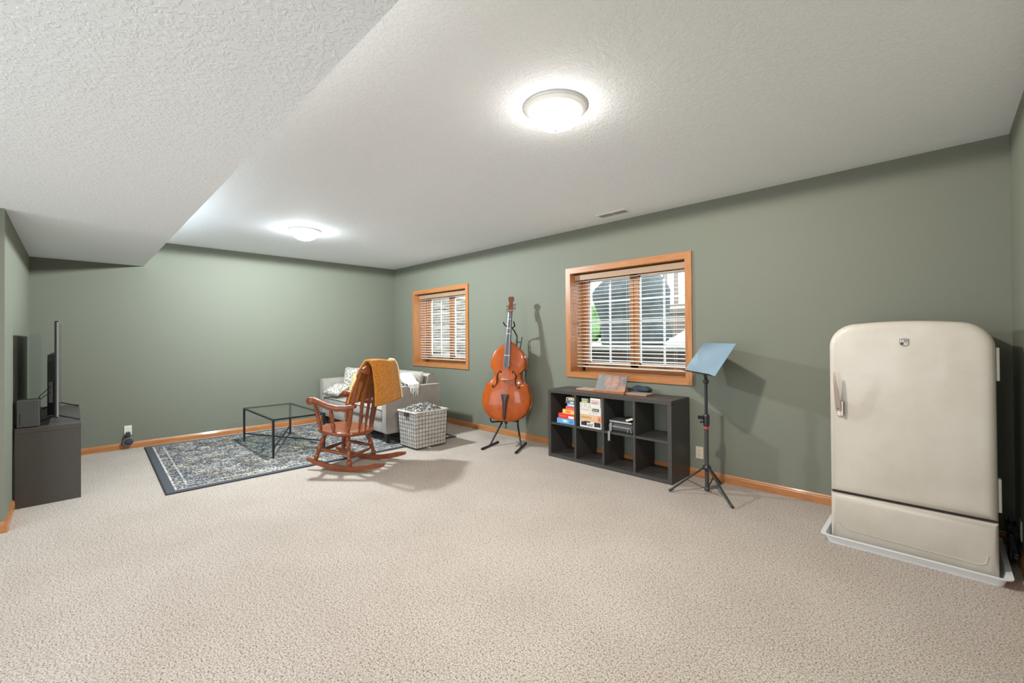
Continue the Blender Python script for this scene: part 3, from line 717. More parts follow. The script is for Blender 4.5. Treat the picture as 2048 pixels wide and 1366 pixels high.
# ------------------------------------------------------------------ outlets, speaker puck
def outlet(loc, rz, m, label):
    t = thing('wall_outlet', label, 'outlet', loc, rz)
    MB().box(-.036, .036, -.006, 0, -.058, .058, .0015).build('cover_plate', m, t)
    for z in (.02, -.02):
        MB().box(-.016, .016, -.0075, -.0062, z-.014, z+.014, .0005).build('socket', m, t)
        MB().box(-.008, -.0055, -.0082, -.0076, z-.002, z+.008).box(.0055, .008, -.0082, -.0076, z-.002, z+.008).box(-.002, .002, -.0082, -.0076, z-.010, z-.006).build('slots', gasket, t)
    return t
outlet((5.635, -.0005, .236), 0, ivory, 'ivory double outlet low on the wall between bookcase and music stand')
outlet((.0005, -3.747, .232), R(90), white, 'white double outlet on the end wall with a speaker plugged in')
outlet((RX-.0005, -.315, .20), R(-90), ivory, 'ivory outlet on the right wall beside the refrigerator')
sp = thing('smart_speaker', 'round charcoal speaker puck plugged into the white outlet', 'speaker', (.0095, -3.747, .105), R(90))
MB().box(-.021, .021, -.045, 0, .055, .108, .006).build('plug_mount', darkgrey, sp)
MB().bar((0, -.028, .056), (0, -.03, .03), .03, .02).build('neck', darkgrey, sp)
MB().lathe([(.004, -.006), (.040, -.006), (.049, .0), (.051, .012), (.049, .026), (.042, .034), (.004, .036)], (0, -.018, -.012), (0, -1, 0), 32).build('body', noisy('charcoal_fabric', ((.4, (.03, .032, .04)), (.6, (.055, .06, .07))), 400, .9), sp, smooth=True, angle=50)
MB().lathe([(.050, .0275), (.0515, .0285), (.050, .0305), (.046, .031)], (0, -.018, -.012), (0, -1, 0), 32, cap=False).build('rim', silver, sp, smooth=True)

# ------------------------------------------------------------------ cube bookcase
KX, KY, KZ, KL, KD = 4.078, -.408, .765, 1.465, .388
kb = thing('cube_bookcase', 'black brown eight cube open bookcase under the window', 'bookcase', (KX, KY, 0))
MB().box(0, .038, 0, KD, 0, KZ-.0385).build('side_panel', blackbrown, kb)
MB().box(KL-.038, KL, 0, KD, 0, KZ-.0385).build('side_panel', blackbrown, kb)
MB().box(0, KL, 0, KD, KZ-.038, KZ, .0012).build('top_panel', blackbrown, kb)
MB().box(.0385, KL-.0385, 0, KD, 0, .038).build('bottom_panel', blackbrown, kb)
cw = (KL-.076-.072)/4
cells = []
for k in range(4):
    a = .038 + k*(cw+.024); cells.append((a, a+cw))
    if k < 3: MB().box(a+cw+.0005, a+cw+.0235, .002, KD, .0385, KZ-.0385).build('divider', blackbrown, kb)
    MB().box(a+.0005, a+cw-.0005, .004, KD, .371, .393).build('shelf', blackbrown, kb)
SH = .3932
# games
def gamebox(cell, x0, x1, z0, h, base, lab, marks=(), words=None, d=.27, yfr=None):
    """x in cell coordinates from its left; marks: (u0,u1,v0,v1,colour); words: (text,u,v,size,colour,stretch)"""
    a = cells[cell][0]; yy = .018 if yfr is None else yfr
    t = thing('board_game', lab, 'game', (KX+a+(x0+x1)/2, KY+yy, SH+z0), 0, 'board games on the bookcase shelves')
    w_ = x1-x0
    MB().box(-w_/2, w_/2, 0, d, .0003, h-.0006, .0012, 1).build('box', mat('game_'+base[0], base[1], .5), t)
    for i, (u0, u1, v0, v1, c) in enumerate(marks):
        MB().box(-w_/2+u0*w_, -w_/2+u1*w_, -.0008-.0002*i, -.0001, v0*h, v1*h).build('printed_panel', mat('ink_'+c[0], c[1], .5), t)
    for (s_, u, v, sz, c, st) in (words or ()):
        text('lettering', s_, sz, mat('ink_'+c[0], c[1], .5), Matrix.Translation((-w_/2+u*w_, -.0022, v*h)) @ Matrix.Rotation(R(90), 4, 'X'), t, st)
    return t
BLK = ('black', (.02, .02, .02)); RED = ('red', (.55, .05, .05)); WHT = ('white', (.72, .70, .66)); CYAN = ('cyan', (.25, .55, .68)); YEL = ('yellow', (.70, .55, .15)); BLU = ('blue', (.06, .22, .55)); ORG = ('orange', (.62, .22, .06)); GRN = ('green', (.2, .33, .2)); PNK = ('salmon', (.75, .25, .17)); GRY = ('grey', (.35, .34, .32)); TAN = ('tan', (.45, .33, .2))
gamebox(0, .075, cw-.006, 0, .056, ('blue', (.12, .36, .66)), 'blue game box with pale panel, lowest on the left stack', ((.30, .62, .25, .85, CYAN), (.40, .55, .35, .7, WHT), (.72, .9, .2, .8, BLU)))
gamebox(0, .095, cw-.006, .056, .056, ('red', (.62, .035, .035)), 'red game box with small white emblem on the left stack', ((.62, .95, .15, .62, WHT), (.08, .5, .45, .55, ORG)))
gamebox(0, .155, cw-.006, .112, .050, ('orange', (.78, .36, .06)), 'orange yellow game box in the middle of the left stack', ((.04, .25, .3, .8, YEL), (.30, .62, .45, .62, RED), (.7, .95, .15, .6, YEL)))
gamebox(0, .20, cw-.006, .162, .038, ('crimson', (.66, .06, .08)), 'crimson game box above the orange one', ((.2, .95, .25, .42, PNK),))
gamebox(0, .222, cw-.006, .200, .030, ('sky', (.20, .47, .66)), 'small light blue game box on the left stack', ((.3, .95, .25, .55, WHT),))
gamebox(0, .20, cw-.006, .230, .036, ('teal', (.14, .10, .10)), 'narrow dark brown game box with white patch, second from the top', ((.5, .9, .2, .6, WHT), (.0, 1, .85, 1, ('teal', (.03, .18, .18)))))
gamebox(0, .208, cw-.006, .266, .030, ('buff', (.62, .55, .46)), 'buff game box with dark picture squares topmost of the left stack', ((.08, .28, .2, .8, BLK), (.40, .55, .2, .7, ORG), (.68, .9, .2, .8, GRY)))
gamebox(1, .040, cw-.020, 0, .066, ('bw', (.70, .68, .64)), 'white game box with black blotches, bottom of the second stack', ((.06, .33, .30, .92, BLK), (.68, .97, .25, .98, BLK), (.2, .5, .82, 1.0, BLK), (.80, .92, .0, .28, WHT)), (('HERO', .47, .40, .036, BLK, .75), ('Y', .60, .50, .045, RED, .8)))
gamebox(1, .040, cw-.020, .066, .070, ('kraft', (.66, .42, .22)), 'orange tan game box with faint title, above the blotched box', ((.84, .99, .08, .95, PNK), (.56, .66, .3, .9, ('pinkish', (.70, .42, .33)))), (('UNEARTH', .30, .60, .030, ('rust', (.50, .24, .09)), 1.0), ('&', .92, .5, .05, RED, .7)))
gamebox(1, .040, .172, .136, .066, ('white', (.66, .63, .58)), 'white game box with an orange stripe in the second stack', ((.08, .85, .72, .84, PNK),))
gamebox(1, .174, cw-.022, .136, .084, ('white2', (.64, .62, .57)), 'white game box with black logo bar and small script in the second stack', ((.18, .82, .52, .86, BLK), (.22, .80, .34, .40, GRY)), (('Bandido', .50, .69, .024, WHT, .9),))
gamebox(1, .040, .172, .202, .060, ('white3', (.62, .60, .56)), 'white game box with tiny figures, below the dark green box', ((.10, .16, .2, .85, GRY), (.46, .50, .3, .75, GRY), (.56, .60, .3, .75, GRY), (.85, .9, .1, .4, GRY)))
gamebox(1, .176, cw-.030, .220, .100, ('white4', (.68, .66, .62)), 'tall white game box with red title, top right of the second stack', ((.1, .88, .70, .735, BLK),), (('HIMEY', .50, .46, .040, RED, .85),))
gamebox(1, .060, .150, .262, .045, ('green', (.16, .20, .13)), 'dark green game box with gold lettering, topmost of the second stack', ((.1, .9, .45, .95, ('sage', (.30, .38, .24))), (.15, .85, .12, .36, YEL)))
# bag with straps and folder on the shelf in the third cube
greyfab = noisy('dark_grey_nylon', ((.35, (.040, .042, .043)), (.65, (.075, .078, .080))), 60, .8, 3, .3, .005)
a3 = cells[2][0]
bg_ = thing('shoulder_bag', 'dark grey zipped bag with hanging strap in the third cube', 'bag', (KX+a3+.17, KY+.035, SH))
MB().box(-.150, .145, 0, .27, .0005, .084, .028, 4).build('body', greyfab, bg_, smooth=True)
MB().tube([(-.13, .002, .052), (0, -.004, .050), (.12, .002, .046)], .004, 6).tube([(-.13, .0, .062), (0, -.006, .060), (.12, 0, .056)], .002, 6).build('zipper', mat('zip_grey', (.3, .3, .29), .4), bg_, smooth=True)
strapm = mat('strap_grey', (.22, .22, .20), .7)
mb = MB()
for i in range(1): mb.rings([[V((-.118, y, z)), V((-.092, y, z)), V((-.092, y-.003, z)), V((-.118, y-.003, z))] for y, z in ((.012, .087), (-.004, .084), (-.010, .05), (-.013, .006), (-.038, .0045), (-.042, -.02), (-.042, -.09))])
mb.build('strap', strapm, bg_)
MB().tube([(.09, -.008, .012), (.095, -.012, .045), (.11, -.013, .058), (.125, -.012, .045), (.128, -.008, .012)], .006, 8).build('handle', strapm, bg_, smooth=True)
fd = thing('binder', 'flat dark binder with cream pages lying on the grey bag', 'binder', (KX+a3+.17, KY+.055, SH+.0875))
MB().box(-.145, .115, 0, .25, 0, .004).bar((-.145, .12, .022), (.115, .12, .022), .24, .004).build('cover', greyfab, fd)
MB().box(-.140, .112, .004, .245, .005, .019).build('pages', cream, fd)
bkm = mat('cream_paper', (.62, .58, .45), .8)
nb = thing('notebook', 'cream edged notebook tilted against the side of the third cube', 'book', (KX+a3+.268, KY+.16, SH+.139))
mb = MB(); mt = Matrix.Rotation(R(-20), 4, 'Y')
mb.box(-.045, .032, -.11, .10, -.010, .010); bmesh.ops.transform(mb.b, matrix=mt, verts=mb.b.verts); mb.build('pages', bkm, nb)
mb = MB(); mb.box(-.047, .034, -.111, .101, .0105, .0125).box(-.047, .034, -.111, .101, -.0125, -.0105); bmesh.ops.transform(mb.b, matrix=mt, verts=mb.b.verts); mb.build('cover', greyfab, nb)

# things on top of the bookcase
lightwood = wood('tan_leather_wood', (.50, .22, .10), (.36, .15, .07), (2, 6, 2), 8, .4, .1)
def panelm():
    m = mat('smudged_copper_board', (.4, .18, .09), .4); N, L, b = nodes(m)
    t = tex(N, L, 'Noise', 7, 3, .6); r = ramp(N, ((.42, (.12, .11, .11)), (.58, (.44, .19, .10)))); L.new(t.outputs['Fac'], r.inputs[0]); L.new(r.outputs[0], b.inputs['Base Color']); return m
ez = thing('tabletop_easel', 'tilted copper brown reading easel with dark smudges on the bookcase', 'easel', (4.80, -.245, KZ))
MB().box(-.185, .185, -.04, .12, .0005, .014, .002).build('base', lightwood, ez)
mb = MB().box(-.175, .180, -.006, .006, 0, .175, .002); bmesh.ops.transform(mb.b, matrix=Matrix.Translation((0, -.015, .022)) @ Matrix.Rotation(R(-24), 4, 'X'), verts=mb.b.verts); mb.build('panel', panelm(), ez)
MB().box(-.185, .185, -.046, -.026, .0145, .030, .003).build('ledge', lightwood, ez)
MB().bar((-.08, .10, .016), (-.08, .05, .135), .015).bar((.08, .10, .016), (.08, .05, .135), .015).build('prop', lightwood, ez)
for nm, xa, xb, lab in (('w', 4.37, 4.605, 'flat pale topped wooden board left of the easel'), ('e', 4.995, 5.225, 'flat grey topped wooden board right of the easel')):
    t = thing('wooden_board', lab, 'board', ((xa+xb)/2, -.21, KZ))
    w_ = (xb-xa)/2
    MB().box(-w_, w_, -.06, .105, .0005, .016, .003).build('slab', lightwood, t)
    MB().box(-w_+.004, w_-.004, -.054, .100, .0162, .0185).build('top_sheet', mat('pale_sheet' if nm == 'w' else 'grey_sheet', (.45, .40, .37) if nm == 'w' else (.30, .29, .28), .5), t)
mb = MB().pillow(.20, .088, .066, rotm((5.02, -.046, KZ+.040)), pinch=.02, seed=12, wob=.006)
o = mb.build('cap', noisy('navy_cloth', ((.35, (.03, .045, .065)), (.65, (.07, .095, .125))), 20, .8), smooth=True, angle=180); 
o.location = (0.035, -.006, .0); tag(o, 'dark navy soft cap lying behind the easel on the bookcase', 'cap')
o = MB().box(4.58, 4.66, -.09, -.03, KZ+.0005, KZ+.045, .01, 2).build('glasses_case', blackplastic, smooth=True); tag(o, 'small black case half hidden behind the left edge of the easel', 'case')

# ------------------------------------------------------------------ double bass
nrm = V((cos(R(-57.6)), sin(R(-57.6)), 0)); uu = V((-nrm.y, nrm.x, 0)); zz = V((0, 0, 1)); ln = R(8); a_ = R(1.9)
nn_ = nrm*cos(ln)+zz*sin(ln); vv = zz*cos(ln)-nrm*sin(ln)
U_ = uu*cos(a_)-vv*sin(a_); V_ = vv*cos(a_)+uu*sin(a_)
BB = V((3.445, -.475, .318)) - U_*.014
db = bpy.data.objects.new('double_bass', None); COL.objects.link(db)
mm = Matrix.Identity(4)
for i in range(3): mm[i][0], mm[i][1], mm[i][2], mm[i][3] = -U_[i]*1.03, nn_[i], V_[i]*1.025, BB[i]
# local axes: X right across the body, Y out of the front (towards the viewer), Z up the body
db.matrix_world = mm; tag(db, 'orange brown varnished double bass leaning in its black stand', 'double bass')
half = [(0, 0), (.055, .003), (.13, .015), (.195, .05), (.258, .115), (.288, .19), (.297, .27), (.290, .33), (.272, .385), (.258, .43), (.262, .452), (.232, .458), (.205, .475), (.178, .515), (.163, .56), (.160, .60), (.172, .63), (.196, .645), (.217, .652), (.213, .672), (.2185, .71), (.210, .77), (.190, .82), (.158, .865), (.115, .905), (.070, .935), (.040, .960), (.028, .985)]
outl = [(x, z) for x, z in half] + [(-x, z) for x, z in half[:0:-1]]
def ring(k, y, zc=.42, sq_=1):
    return [V((x*k, y, zc+(z-zc)*k)) for x, z in outl]
YB = -.175
mb = MB()
mb.rings([ring(.985, YB-.004), ring(1.0, YB), ring(1.0, YB+.006), ring(.972, YB+.007), ring(.972, -.007), ring(1.0, -.006), ring(1.0, 0.0), ring(.985, .004), ring(.90, .010), ring(.75, .020), ring(.55, .030), ring(.30, .036), ring(.06, .038)])
body = mb.build('body', [basswood, ribwood], db, smooth=True, angle=35)
for p in body.data.polygons:
    if -.168 < p.center.y < -.0068 and abs(p.normal.y) < .3: p.material_index = 1
MB().rings([ring(1.003, -.0065), ring(1.003, .0005)], cap=False).build('purfling_edge', ebony, db)
def surf(x, z):
    r_ = math.sqrt((x/.29)**2 + ((z-.42)/.52)**2); return .038*(1-min(1, r_)**2)+.004
for sx in (-1, 1):
    pts = []
    for k in range(19):
        t = k/18; z = .61 - .20*t; x = .085 + .058*(t**.9) + .012*sin(t*2*pi)
        pts.append((x, z))
    pts = [(.075, .585), (.072, .600), (.080, .611)] + pts[1:-1] + [(.148, .402), (.160, .400), (.168, .410), (.165, .424), (.155, .428)]
    rr = [.007, .006, .004] + [.003+.006*sin(pi*i/17) for i in range(1, 18)] + [.004, .005, .006, .007, .008]
    MB().tube([(sx*x, surf(x, z)+.0015, z) for x, z in pts], rr[:len(pts)], 6, flat=1.0).build('f_hole', mat('f_hole_black', (.008, .005, .004), .9), db, smooth=True)
# neck, fingerboard, nut, pegbox, scroll
mb = MB(); mb.rings([[V((w_*cos(t), y0+d*sin(t), z)) for t in [pi+pi*i/8 for i in range(9)]]+[V((w_, y0, z)), V((-w_, y0, z))][:0] for z, w_, y0, d in ((.93, .032, .02, .09), (.97, .030, .022, .06), (1.03, .026, .024, .034), (1.15, .024, .024, .03), (1.30, .022, .024, .028), (1.345, .022, .022, .03))])
mb.build('neck', scrollwood, db, smooth=True, angle=60)
mb = MB(); rs = []
for z, w_, y0 in ((.655, .042, .072), (.80, .039, .060), (1.0, .034, .046), (1.2, .029, .034), (1.34, .026, .026)):
    rs.append([V((w_*t, y0+.010*(1-t*t), z)) for t in (-1, -.6, -.2, .2, .6, 1)] + [V((w_, y0-.012, z)), V((-w_, y0-.012, z))])
mb.rings(rs); mb.build('fingerboard', fboard, db, smooth=True, angle=40)
for z in (.797, 1.067, 1.135, 1.25):
    w_ = .042-.0235*(z-.655)/.685*.98; y0 = .072-.046*(z-.655)/.685
    MB().rings([[V((w_*t*1.02, y0+.0108*(1-t*t)+.0005, zz_)) for t in (-1, -.6, -.2, .2, .6, 1)] for zz_ in (z-.003, z+.003)], closed=False, cap=False).build('position_tape', white, db, solid=.0008) if False else MB().rings([[V((w_*t*1.03, y0+.0112*(1-t*t)+.001, zz_)) for t in (-1, -.6, -.2, .2, .6, 1)] for zz_ in (z-.0035, z+.0035)], closed=False, cap=False).build('position_tape', white, db)
MB().box(-.026, .026, .026, .038, 1.340, 1.350).build('nut', ebony, db)
mb = MB(); rs = []
for z, w_, y0, y1 in ((1.345, .023, -.008, .026), (1.37, .027, -.022, .030), (1.42, .027, -.030, .022), (1.46, .022, -.024, .012), (1.485, .017, -.004, .014)):
    rs.append([V((-w_, y0, z)), V((w_, y0, z)), V((w_, y1, z)), V((-w_, y1, z))])
mb.rings(rs); mb.build('pegbox', scrollwood, db)
mb = MB()
spi = []
for k in range(26):
    t = k/25*2.6*pi; r_ = .034*(1-t/(2.6*pi)*.72); spi.append((0, .004+r_*cos(t+pi*.55)*-1, 1.508+r_*sin(t+pi*.55)*-1))
w0 = [.026+.010*(k/25) for k in range(26)]
for i in range(25):
    mb.bar(V(spi[i])-V((w0[i], 0, 0)), V(spi[i])+V((w0[i], 0, 0)), .014, .014)
mb.lathe([(.012, -.034), (.014, 0), (.012, .034)], (0, .004, 1.508), (1, 0, 0), 12)
mb.build('scroll', scrollwood, db)
for k, (z, sx) in enumerate(((1.375, 1), (1.395, -1), (1.42, 1), (1.44, -1))):
    MB().lathe([(.004, 0), (.004, .022), (.010, .024), (.011, .032), (.003, .034)], (sx*.024, -.004, z), (sx, 0, 0), 10).bar((sx*.050, -.004, z-.016), (sx*.050, -.004, z+.016), .004, .012).build('tuning_peg', badge, db)
# bridge, strings, tailpiece, endpin
mb = MB(); mb.prism(((-.062, 0), (-.035, 0), (-.030, .022), (0, .030), (.030, .022), (.035, 0), (.062, 0), (.056, .040), (.048, .060), (.036, .076), (0, .088), (-.036, .076), (-.048, .060), (-.056, .040)), lambda p: V((p[0], surf(0, .50)+p[1]*1.0-.001, .498)), lambda p: V((p[0]*.98, surf(0, .5)+p[1]-.001, .510)))
mb.build('bridge', mat('bridge_maple', (.62, .42, .22), .5), db)
for k, x in enumerate((-.032, -.011, .011, .032)):
    yb_ = surf(0, .5)+.090-abs(x)*.35
    MB().tube([(x*.62, .040, 1.345), (x*.62, .042, 1.34), (x, yb_, .504), (x*.75, .074, .325)], .0016, 5).build('string', silver, db)
mb = MB(); mb.rings([[V((w_*t, y0+.014*(1-t*t), z)) for t in (-1, -.5, 0, .5, 1)]+[V((w_, y0-.008, z)), V((-w_, y0-.008, z))] for z, w_, y0 in ((.325, .046, .062), (.315, .048, .064), (.24, .030, .058), (.12, .020, .046), (.03, .020, .034))])
mb.build('tailpiece', mat('tailpiece_dark', (.045, .022, .018), .35), db, smooth=True, angle=40)
MB().tube([(0, .03, .04), (0, .018, -.004), (0, -.06, -.012)], .004, 6).build('tail_cord', ebony, db)
MB().lathe([(.018, 0), (.018, -.03), (.012, -.034), (.006, -.036), (.006, -.065), (.009, -.067), (.009, -.085), (.003, -.088)], (0, YB/2, .0), n=14).build('endpin', blackmetal, db, smooth=True)

# bass stand
st = thing('bass_stand', 'black tubular floor stand holding the double bass', 'stand', (3.44, -.48, 0))
O = V((3.44, -.48, 0))
def w2(p): return V(p)-O
f1a, f1b = V((3.332, -.768, .015)), V((3.215, -.390, .015)); f2a, f2b = V((3.752, -.613, .015)), V((3.523, -.195, .015))
hub = BB + nn_*(-.24) + V_*.02
for a, b, tp in ((f1a, f1b, BB+U_*(-.075)+nn_*(-.225)+V_*.0), (f2a, f2b, BB+U_*(.115)+nn_*(-.225)+V_*.0)):
    MB().tube([w2(a), w2(b)], .012, 10).tube([w2(a), w2(a*.86+b*.14)], .0148, 10).tube([w2(b), w2(b*.86+a*.14)], .0148, 10).build('foot_bar', blackmetal, st, smooth=True)
    mid = (a+b)/2 + V((0, 0, .008)); MB().tube([w2(mid), w2(tp)], .012, 10).build('leg', blackmetal, st, smooth=True)
c1 = BB+U_*(-.075)+nn_*(-.225); c2 = BB+U_*(.115)+nn_*(-.225)
MB().tube([w2(c1), w2(c2)], .012, 10).build('cross_bar', blackmetal, st, smooth=True)
top = BB + nn_*(-.215) + V_*1.05 + U_*.035
MB().tube([w2((c1+c2)/2), w2(BB+nn_*(-.225)+V_*.5+U_*.03), w2(BB+nn_*(-.215)+V_*1.06+U_*.055)], .011, 10).build('upright', blackmetal, st, smooth=True)
MB().tube([w2(BB+nn_*(-.215)+V_*1.05+U_*.055), w2(BB+nn_*(-.20)+V_*1.10+U_*.055), w2(BB+nn_*(-.12)+V_*1.155+U_*.035), w2(BB+nn_*(-.06)+V_*1.185+U_*.01)], .0085, 8).build('gooseneck', blackmetal, st, smooth=True)
yk = [(-.085, .045, 1.245), (-.070, .03, 1.215), (-.045, .0, 1.195), (0, -.035, 1.188), (.035, -.025, 1.190), (.058, .0, 1.205), (.056, .03, 1.235), (.050, .045, 1.255)]
MB().tube([w2(BB+U_*x+nn_*(y-.02)+V_*z) for x, y, z in yk], .0085, 8).build('neck_yoke', blackmetal, st, smooth=True)
MB().tube([w2(BB+nn_*(-.215)+V_*.93+U_*.105), w2(BB+nn_*(-.215)+V_*1.00+U_*.112), w2(BB+nn_*(-.215)+V_*1.09+U_*.122)], .006, 8).bar(w2(BB+nn_*(-.215)+V_*1.02+U_*.055), w2(BB+nn_*(-.215)+V_*1.02+U_*.112), .014).build('height_clamp', blackmetal, st)
for s0, dx in ((-.10, -1), (.115, 1)):
    ctr = BB + U_*s0
    pts = []
    for k in range(11):
        t = k/10; y = -.235 + .30*t; drop = -.016 + (.05*max(0, (t-.88)/.12))
        pts.append(w2(ctr + U_*(dx*(.0+.07*t)) + nn_*y + V_*drop))
    pts2 = pts
    MB().tube(pts2, .010, 8).build('cradle_hook', blackmetal, st, smooth=True)

# ------------------------------------------------------------------ music stand
ms = thing('music_stand', 'tall black tripod music stand with broad blue grey desk beside the bookcase', 'music stand', (5.835, -.355, 0))
MB().lathe([(.017, .02), (.017, .62)], n=16).lathe([(.020, .012), (.024, .03), (.017, .04)], n=16).build('lower_tube', darkgrey, ms, smooth=True)
MB().lathe([(.0125, .60), (.0125, 1.0)], n=14).build('upper_tube', blackmetal, ms, smooth=True)
MB().lathe([(.024, .575), (.026, .60), (.026, .66), (.020, .675)], n=16).bar((-.02, -.02, .645), (-.055, -.045, .650), .012, .03).bar((-.02, -.02, .610), (-.045, -.03, .605), .010, .018).build('clutch', blackplastic, ms)
MB().lathe([(.0185, .548), (.0195, .552), (.0195, .562), (.0185, .566)], n=16).build('red_band', mat('red_plastic', (.55, .04, .03), .4), ms)
MB().lathe([(.020, .185), (.034, .195), (.036, .215), (.024, .23)], n=16).build('hub', blackplastic, ms)
MB().lathe([(.020, .945), (.024, .955), (.022, .975), (.014, .98)], n=14).build('tilt_joint', blackplastic, ms)
for fx, fy in ((5.602, -.584), (6.121, -.602), (5.851, -.080)):
    d = V((fx-5.835, fy+.355, 0)); e = d.normalized()
    MB().bar(e*.030+V((0, 0, .208)), d+V((0, 0, .014)), .018, .012, .002).tube([d*.90+V((0, 0, .030)), d*1.02+V((0, 0, .013))], .0115, 10).build('leg', darkgrey, ms)
    MB().bar(e*.018+V((0, 0, .030)), d*.52+V((0, 0, .105)), .010, .005).build('brace', darkgrey, ms)
deskm = mat('desk_blue_grey', (.15, .25, .33), .30, .0, coat=.3)
yw, tl, dw, dh = -.781, .612, .61, .318
C0 = V((5.788, -.402, 1.035)) - V((5.835, -.355, 0))
du = V((cos(yw), sin(yw), 0)); dbk = V((-sin(yw), cos(yw), 0)); dt = dbk*sin(tl)+V((0, 0, 1))*cos(tl); dn = du.cross(dt)*-1
if dn.dot(V((-1, -1, 0))) < 0: dn = -dn
mb = MB(); c_ = [C0-du*dw/2, C0+du*dw/2, C0+du*(dw/2-.012)+dt*dh, C0-du*(dw/2-.012)+dt*dh]
mb.prism([0, 1, 2, 3], lambda i: c_[i], lambda i: c_[i]-dn*.003); dsk = mb.build('desk', deskm, ms)
mb = MB(); q_ = [C0-du*dw/2-dt*.001, C0+du*dw/2-dt*.001, C0+du*(dw/2-.02)+dn*.048-dt*.012, C0-du*(dw/2-.02)+dn*.048-dt*.012]
mb.prism([0, 1, 2, 3], lambda i: q_[i], lambda i: q_[i]-dt*.003); mb.build('ledge', blackmetal, ms)
MB().bar(V((0, 0, .975)), C0+dt*.06-dn*.020, .022, .016).bar(C0+dt*.06-dn*.009-du*.05, C0+dt*.06-dn*.009+du*.05, .006, .006).build('desk_bracket', blackmetal, ms)

# ------------------------------------------------------------------ refrigerator in its tray
fr = thing('refrigerator', 'vintage cream enamel refrigerator with rounded top in the right corner', 'refrigerator', (7.1465, -.695, .012))
hw_ = .3765
def fr_outline(inset, zb_, top=1.428, r0=.150, n=10):
    pts = [(-hw_+inset, zb_), (hw_-inset, zb_)]; rr = max(.02, r0-inset)
    cxr, czr = hw_-r0, top-r0
    # right side up, rounded corner, crowned top, left corner
    for k in range(n+1):
        a = (pi/2)*k/n; pts.append((cxr+rr*cos(a), czr-.010+rr*sin(a)))
    for k in range(1, 8):
        t = 1-2*k/8; pts.append((cxr*t, czr+rr+.012*(1-t*t)-.010))
    for k in range(n+1):
        a = pi/2+(pi/2)*k/n; pts.append((-cxr+rr*cos(a), czr-.010+rr*sin(a)))
    return pts
def fr_loft(layers, zb_):
    mb = MB(); mb.rings([[V((x, y, z)) for x, z in fr_outline(i, zb_+ (i if bi else 0))] for i, y, bi in layers]); return mb
fr_loft([(.012, .080, 0), (.0, .086, 0), (0, .55, 0), (.03, .575, 0)], .035).build('cabinet', fridgem, fr, smooth=True, angle=40)
fr_loft([(.060, -.002, 1), (.036, 0, 1), (.016, .006, 1), (.004, .022, 1), (.0, .040, 1), (.0, .074, 1)], .312).build('door', fridgem, fr, smooth=True, angle=60)
mb = MB()
def lowp(i): return [(-hw_+i, .002+i*.2), (hw_-i, .002+i*.2), (hw_-i, .300-i), (-hw_+i, .300-i)]
mb.rings([[V((x, y, z)) for x, z in lowp(i)] for i, y in ((.040, .001), (.016, .004), (.004, .016), (0, .030), (0, .074))]); mb.build('lower_panel', fridgem, fr, smooth=True, angle=60)
MB().box(-hw_+.006, hw_-.006, .030, .079, .301, .311).build('panel_gap', gasket, fr)
mb = MB(); pp = [(-.335, .115), (-.32, .090), (-.28, .078), (.30, .062), (.325, .075), (.335, .12)]
mb.tube([V((x, -.001, z)) for x, z in pp], .003, 6, flat=.6); mb.build('pressed_line', fridgem, fr, smooth=True)
for z0 in (1.085, .36):
    MB().box(hw_+.0005, hw_+.014, .035, .075, z0, z0+.185, .003).build('hinge', fridgem, fr)
hd = thing('x', '', ''); bpy.data.objects.remove(hd)
hb = MB().box(-.335, -.304, -.018, -.003, .815, .915, .003).box(-.312, -.298, -.030, -.018, .82, .915, .002).build('handle', chrome, fr)
hb['label'] = 'chrome lever handle'
mb = MB(); mb.rings([[V((x-w_, y-.004, z)), V((x+w_, y-.004, z)), V((x+w_, y+.008, z)), V((x-w_, y+.008, z))] for x, y, z, w_ in ((-.322, -.040, .850, .014), (-.324, -.046, .90, .015), (-.330, -.056, .98, .012), (-.336, -.066, 1.05, .008), (-.340, -.070, 1.105, .005))])
mb.build('lever', chrome, hb, smooth=True, angle=40)
MB().lathe([(.004, 0), (.004, .003), (.001, .004)], (-.322, -.044, .868), (0, -1, 0), 8).build('screw', gasket, hb)
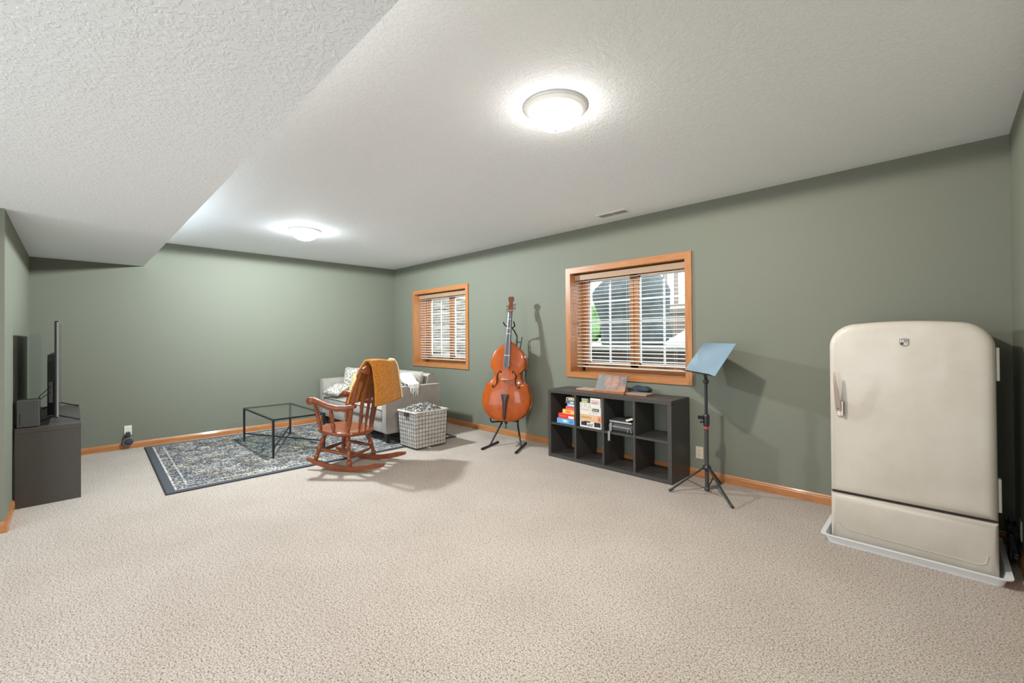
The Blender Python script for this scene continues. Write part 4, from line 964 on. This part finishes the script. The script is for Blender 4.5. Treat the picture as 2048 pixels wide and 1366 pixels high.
bd = MB(); bd.prism(((-.021, .020), (-.021, -.016), (-.012, -.024), (0, -.027), (.012, -.024), (.021, -.016), (.021, .020), (.014, .016), (.010, .022), (.005, .016), (0, .023), (-.005, .016), (-.010, .022), (-.014, .016)), lambda p: V((p[0], -.0060, 1.302+p[1]-.0)), lambda p: V((p[0], -.0005, 1.302+p[1])))
bd = bd.build('badge', badge, fr)
MB().box(-.017, -.002, -.0068, -.0061, 1.302-.002, 1.302+.012).box(.002, .017, -.0068, -.0061, 1.302-.020, 1.302-.005).build('shield_quarter', mat('badge_cream', (.66, .62, .54), .4), bd)
MB().box(-.012, -.007, -.0074, -.0069, 1.304, 1.310).box(.007, .013, -.0074, -.0069, 1.287, 1.293).box(-.015, -.004, -.0068, -.0061, 1.284, 1.297).build('shield_mark', gasket, bd)
for x, z in ((-.205+.37, .92), (.25, .84), (.10, 1.345), (-.22, .64), (.30, 1.05)): pass

tr = thing('drip_tray', 'pale grey plastic drip tray under the vintage refrigerator', 'tray', (7.1465, -.42, .0005))
mb = MB()
def rr_(hx_, hy_, r_, z, n=6):
    out = []
    for cx_, cy_, a0 in ((hx_-r_, hy_-r_, 0), (-hx_+r_, hy_-r_, pi/2), (-hx_+r_, -hy_+r_, pi), (hx_-r_, -hy_+r_, 1.5*pi)):
        for k in range(n+1):
            a = a0+(pi/2)*k/n; out.append(V((cx_+r_*cos(a), cy_+r_*sin(a), z)))
    return out
mb.rings([rr_(.36, .30, .02, .004), rr_(.386, .325, .03, .0042), rr_(.400, .338, .035, .052), rr_(.425, .358, .04, .055), rr_(.425, .358, .04, .050), rr_(.404, .342, .035, .046), rr_(.390, .330, .03, 0.0), rr_(.36, .30, .02, 0.0)], cap=True)
mb.build('tray_shell', traym, tr, smooth=True, angle=35)
# dark tangle of cord and cloth in the corner behind the refrigerator
mb = MB(); random.seed(11)
pts = [V((7.592 + random.uniform(-.012, .022), -.33+random.uniform(-.13, .13), .02+random.uniform(0, .22))) for k in range(44)]
sm = []
for i in range(len(pts)-1):
    for t in (0, .33, .66): sm.append(pts[i].lerp(pts[i+1], t))
mb.tube(sm, .009, 6)
tag(mb.build('coiled_cord', blackplastic, smooth=True), 'tangled black power cord in the corner beside the refrigerator', 'cord')
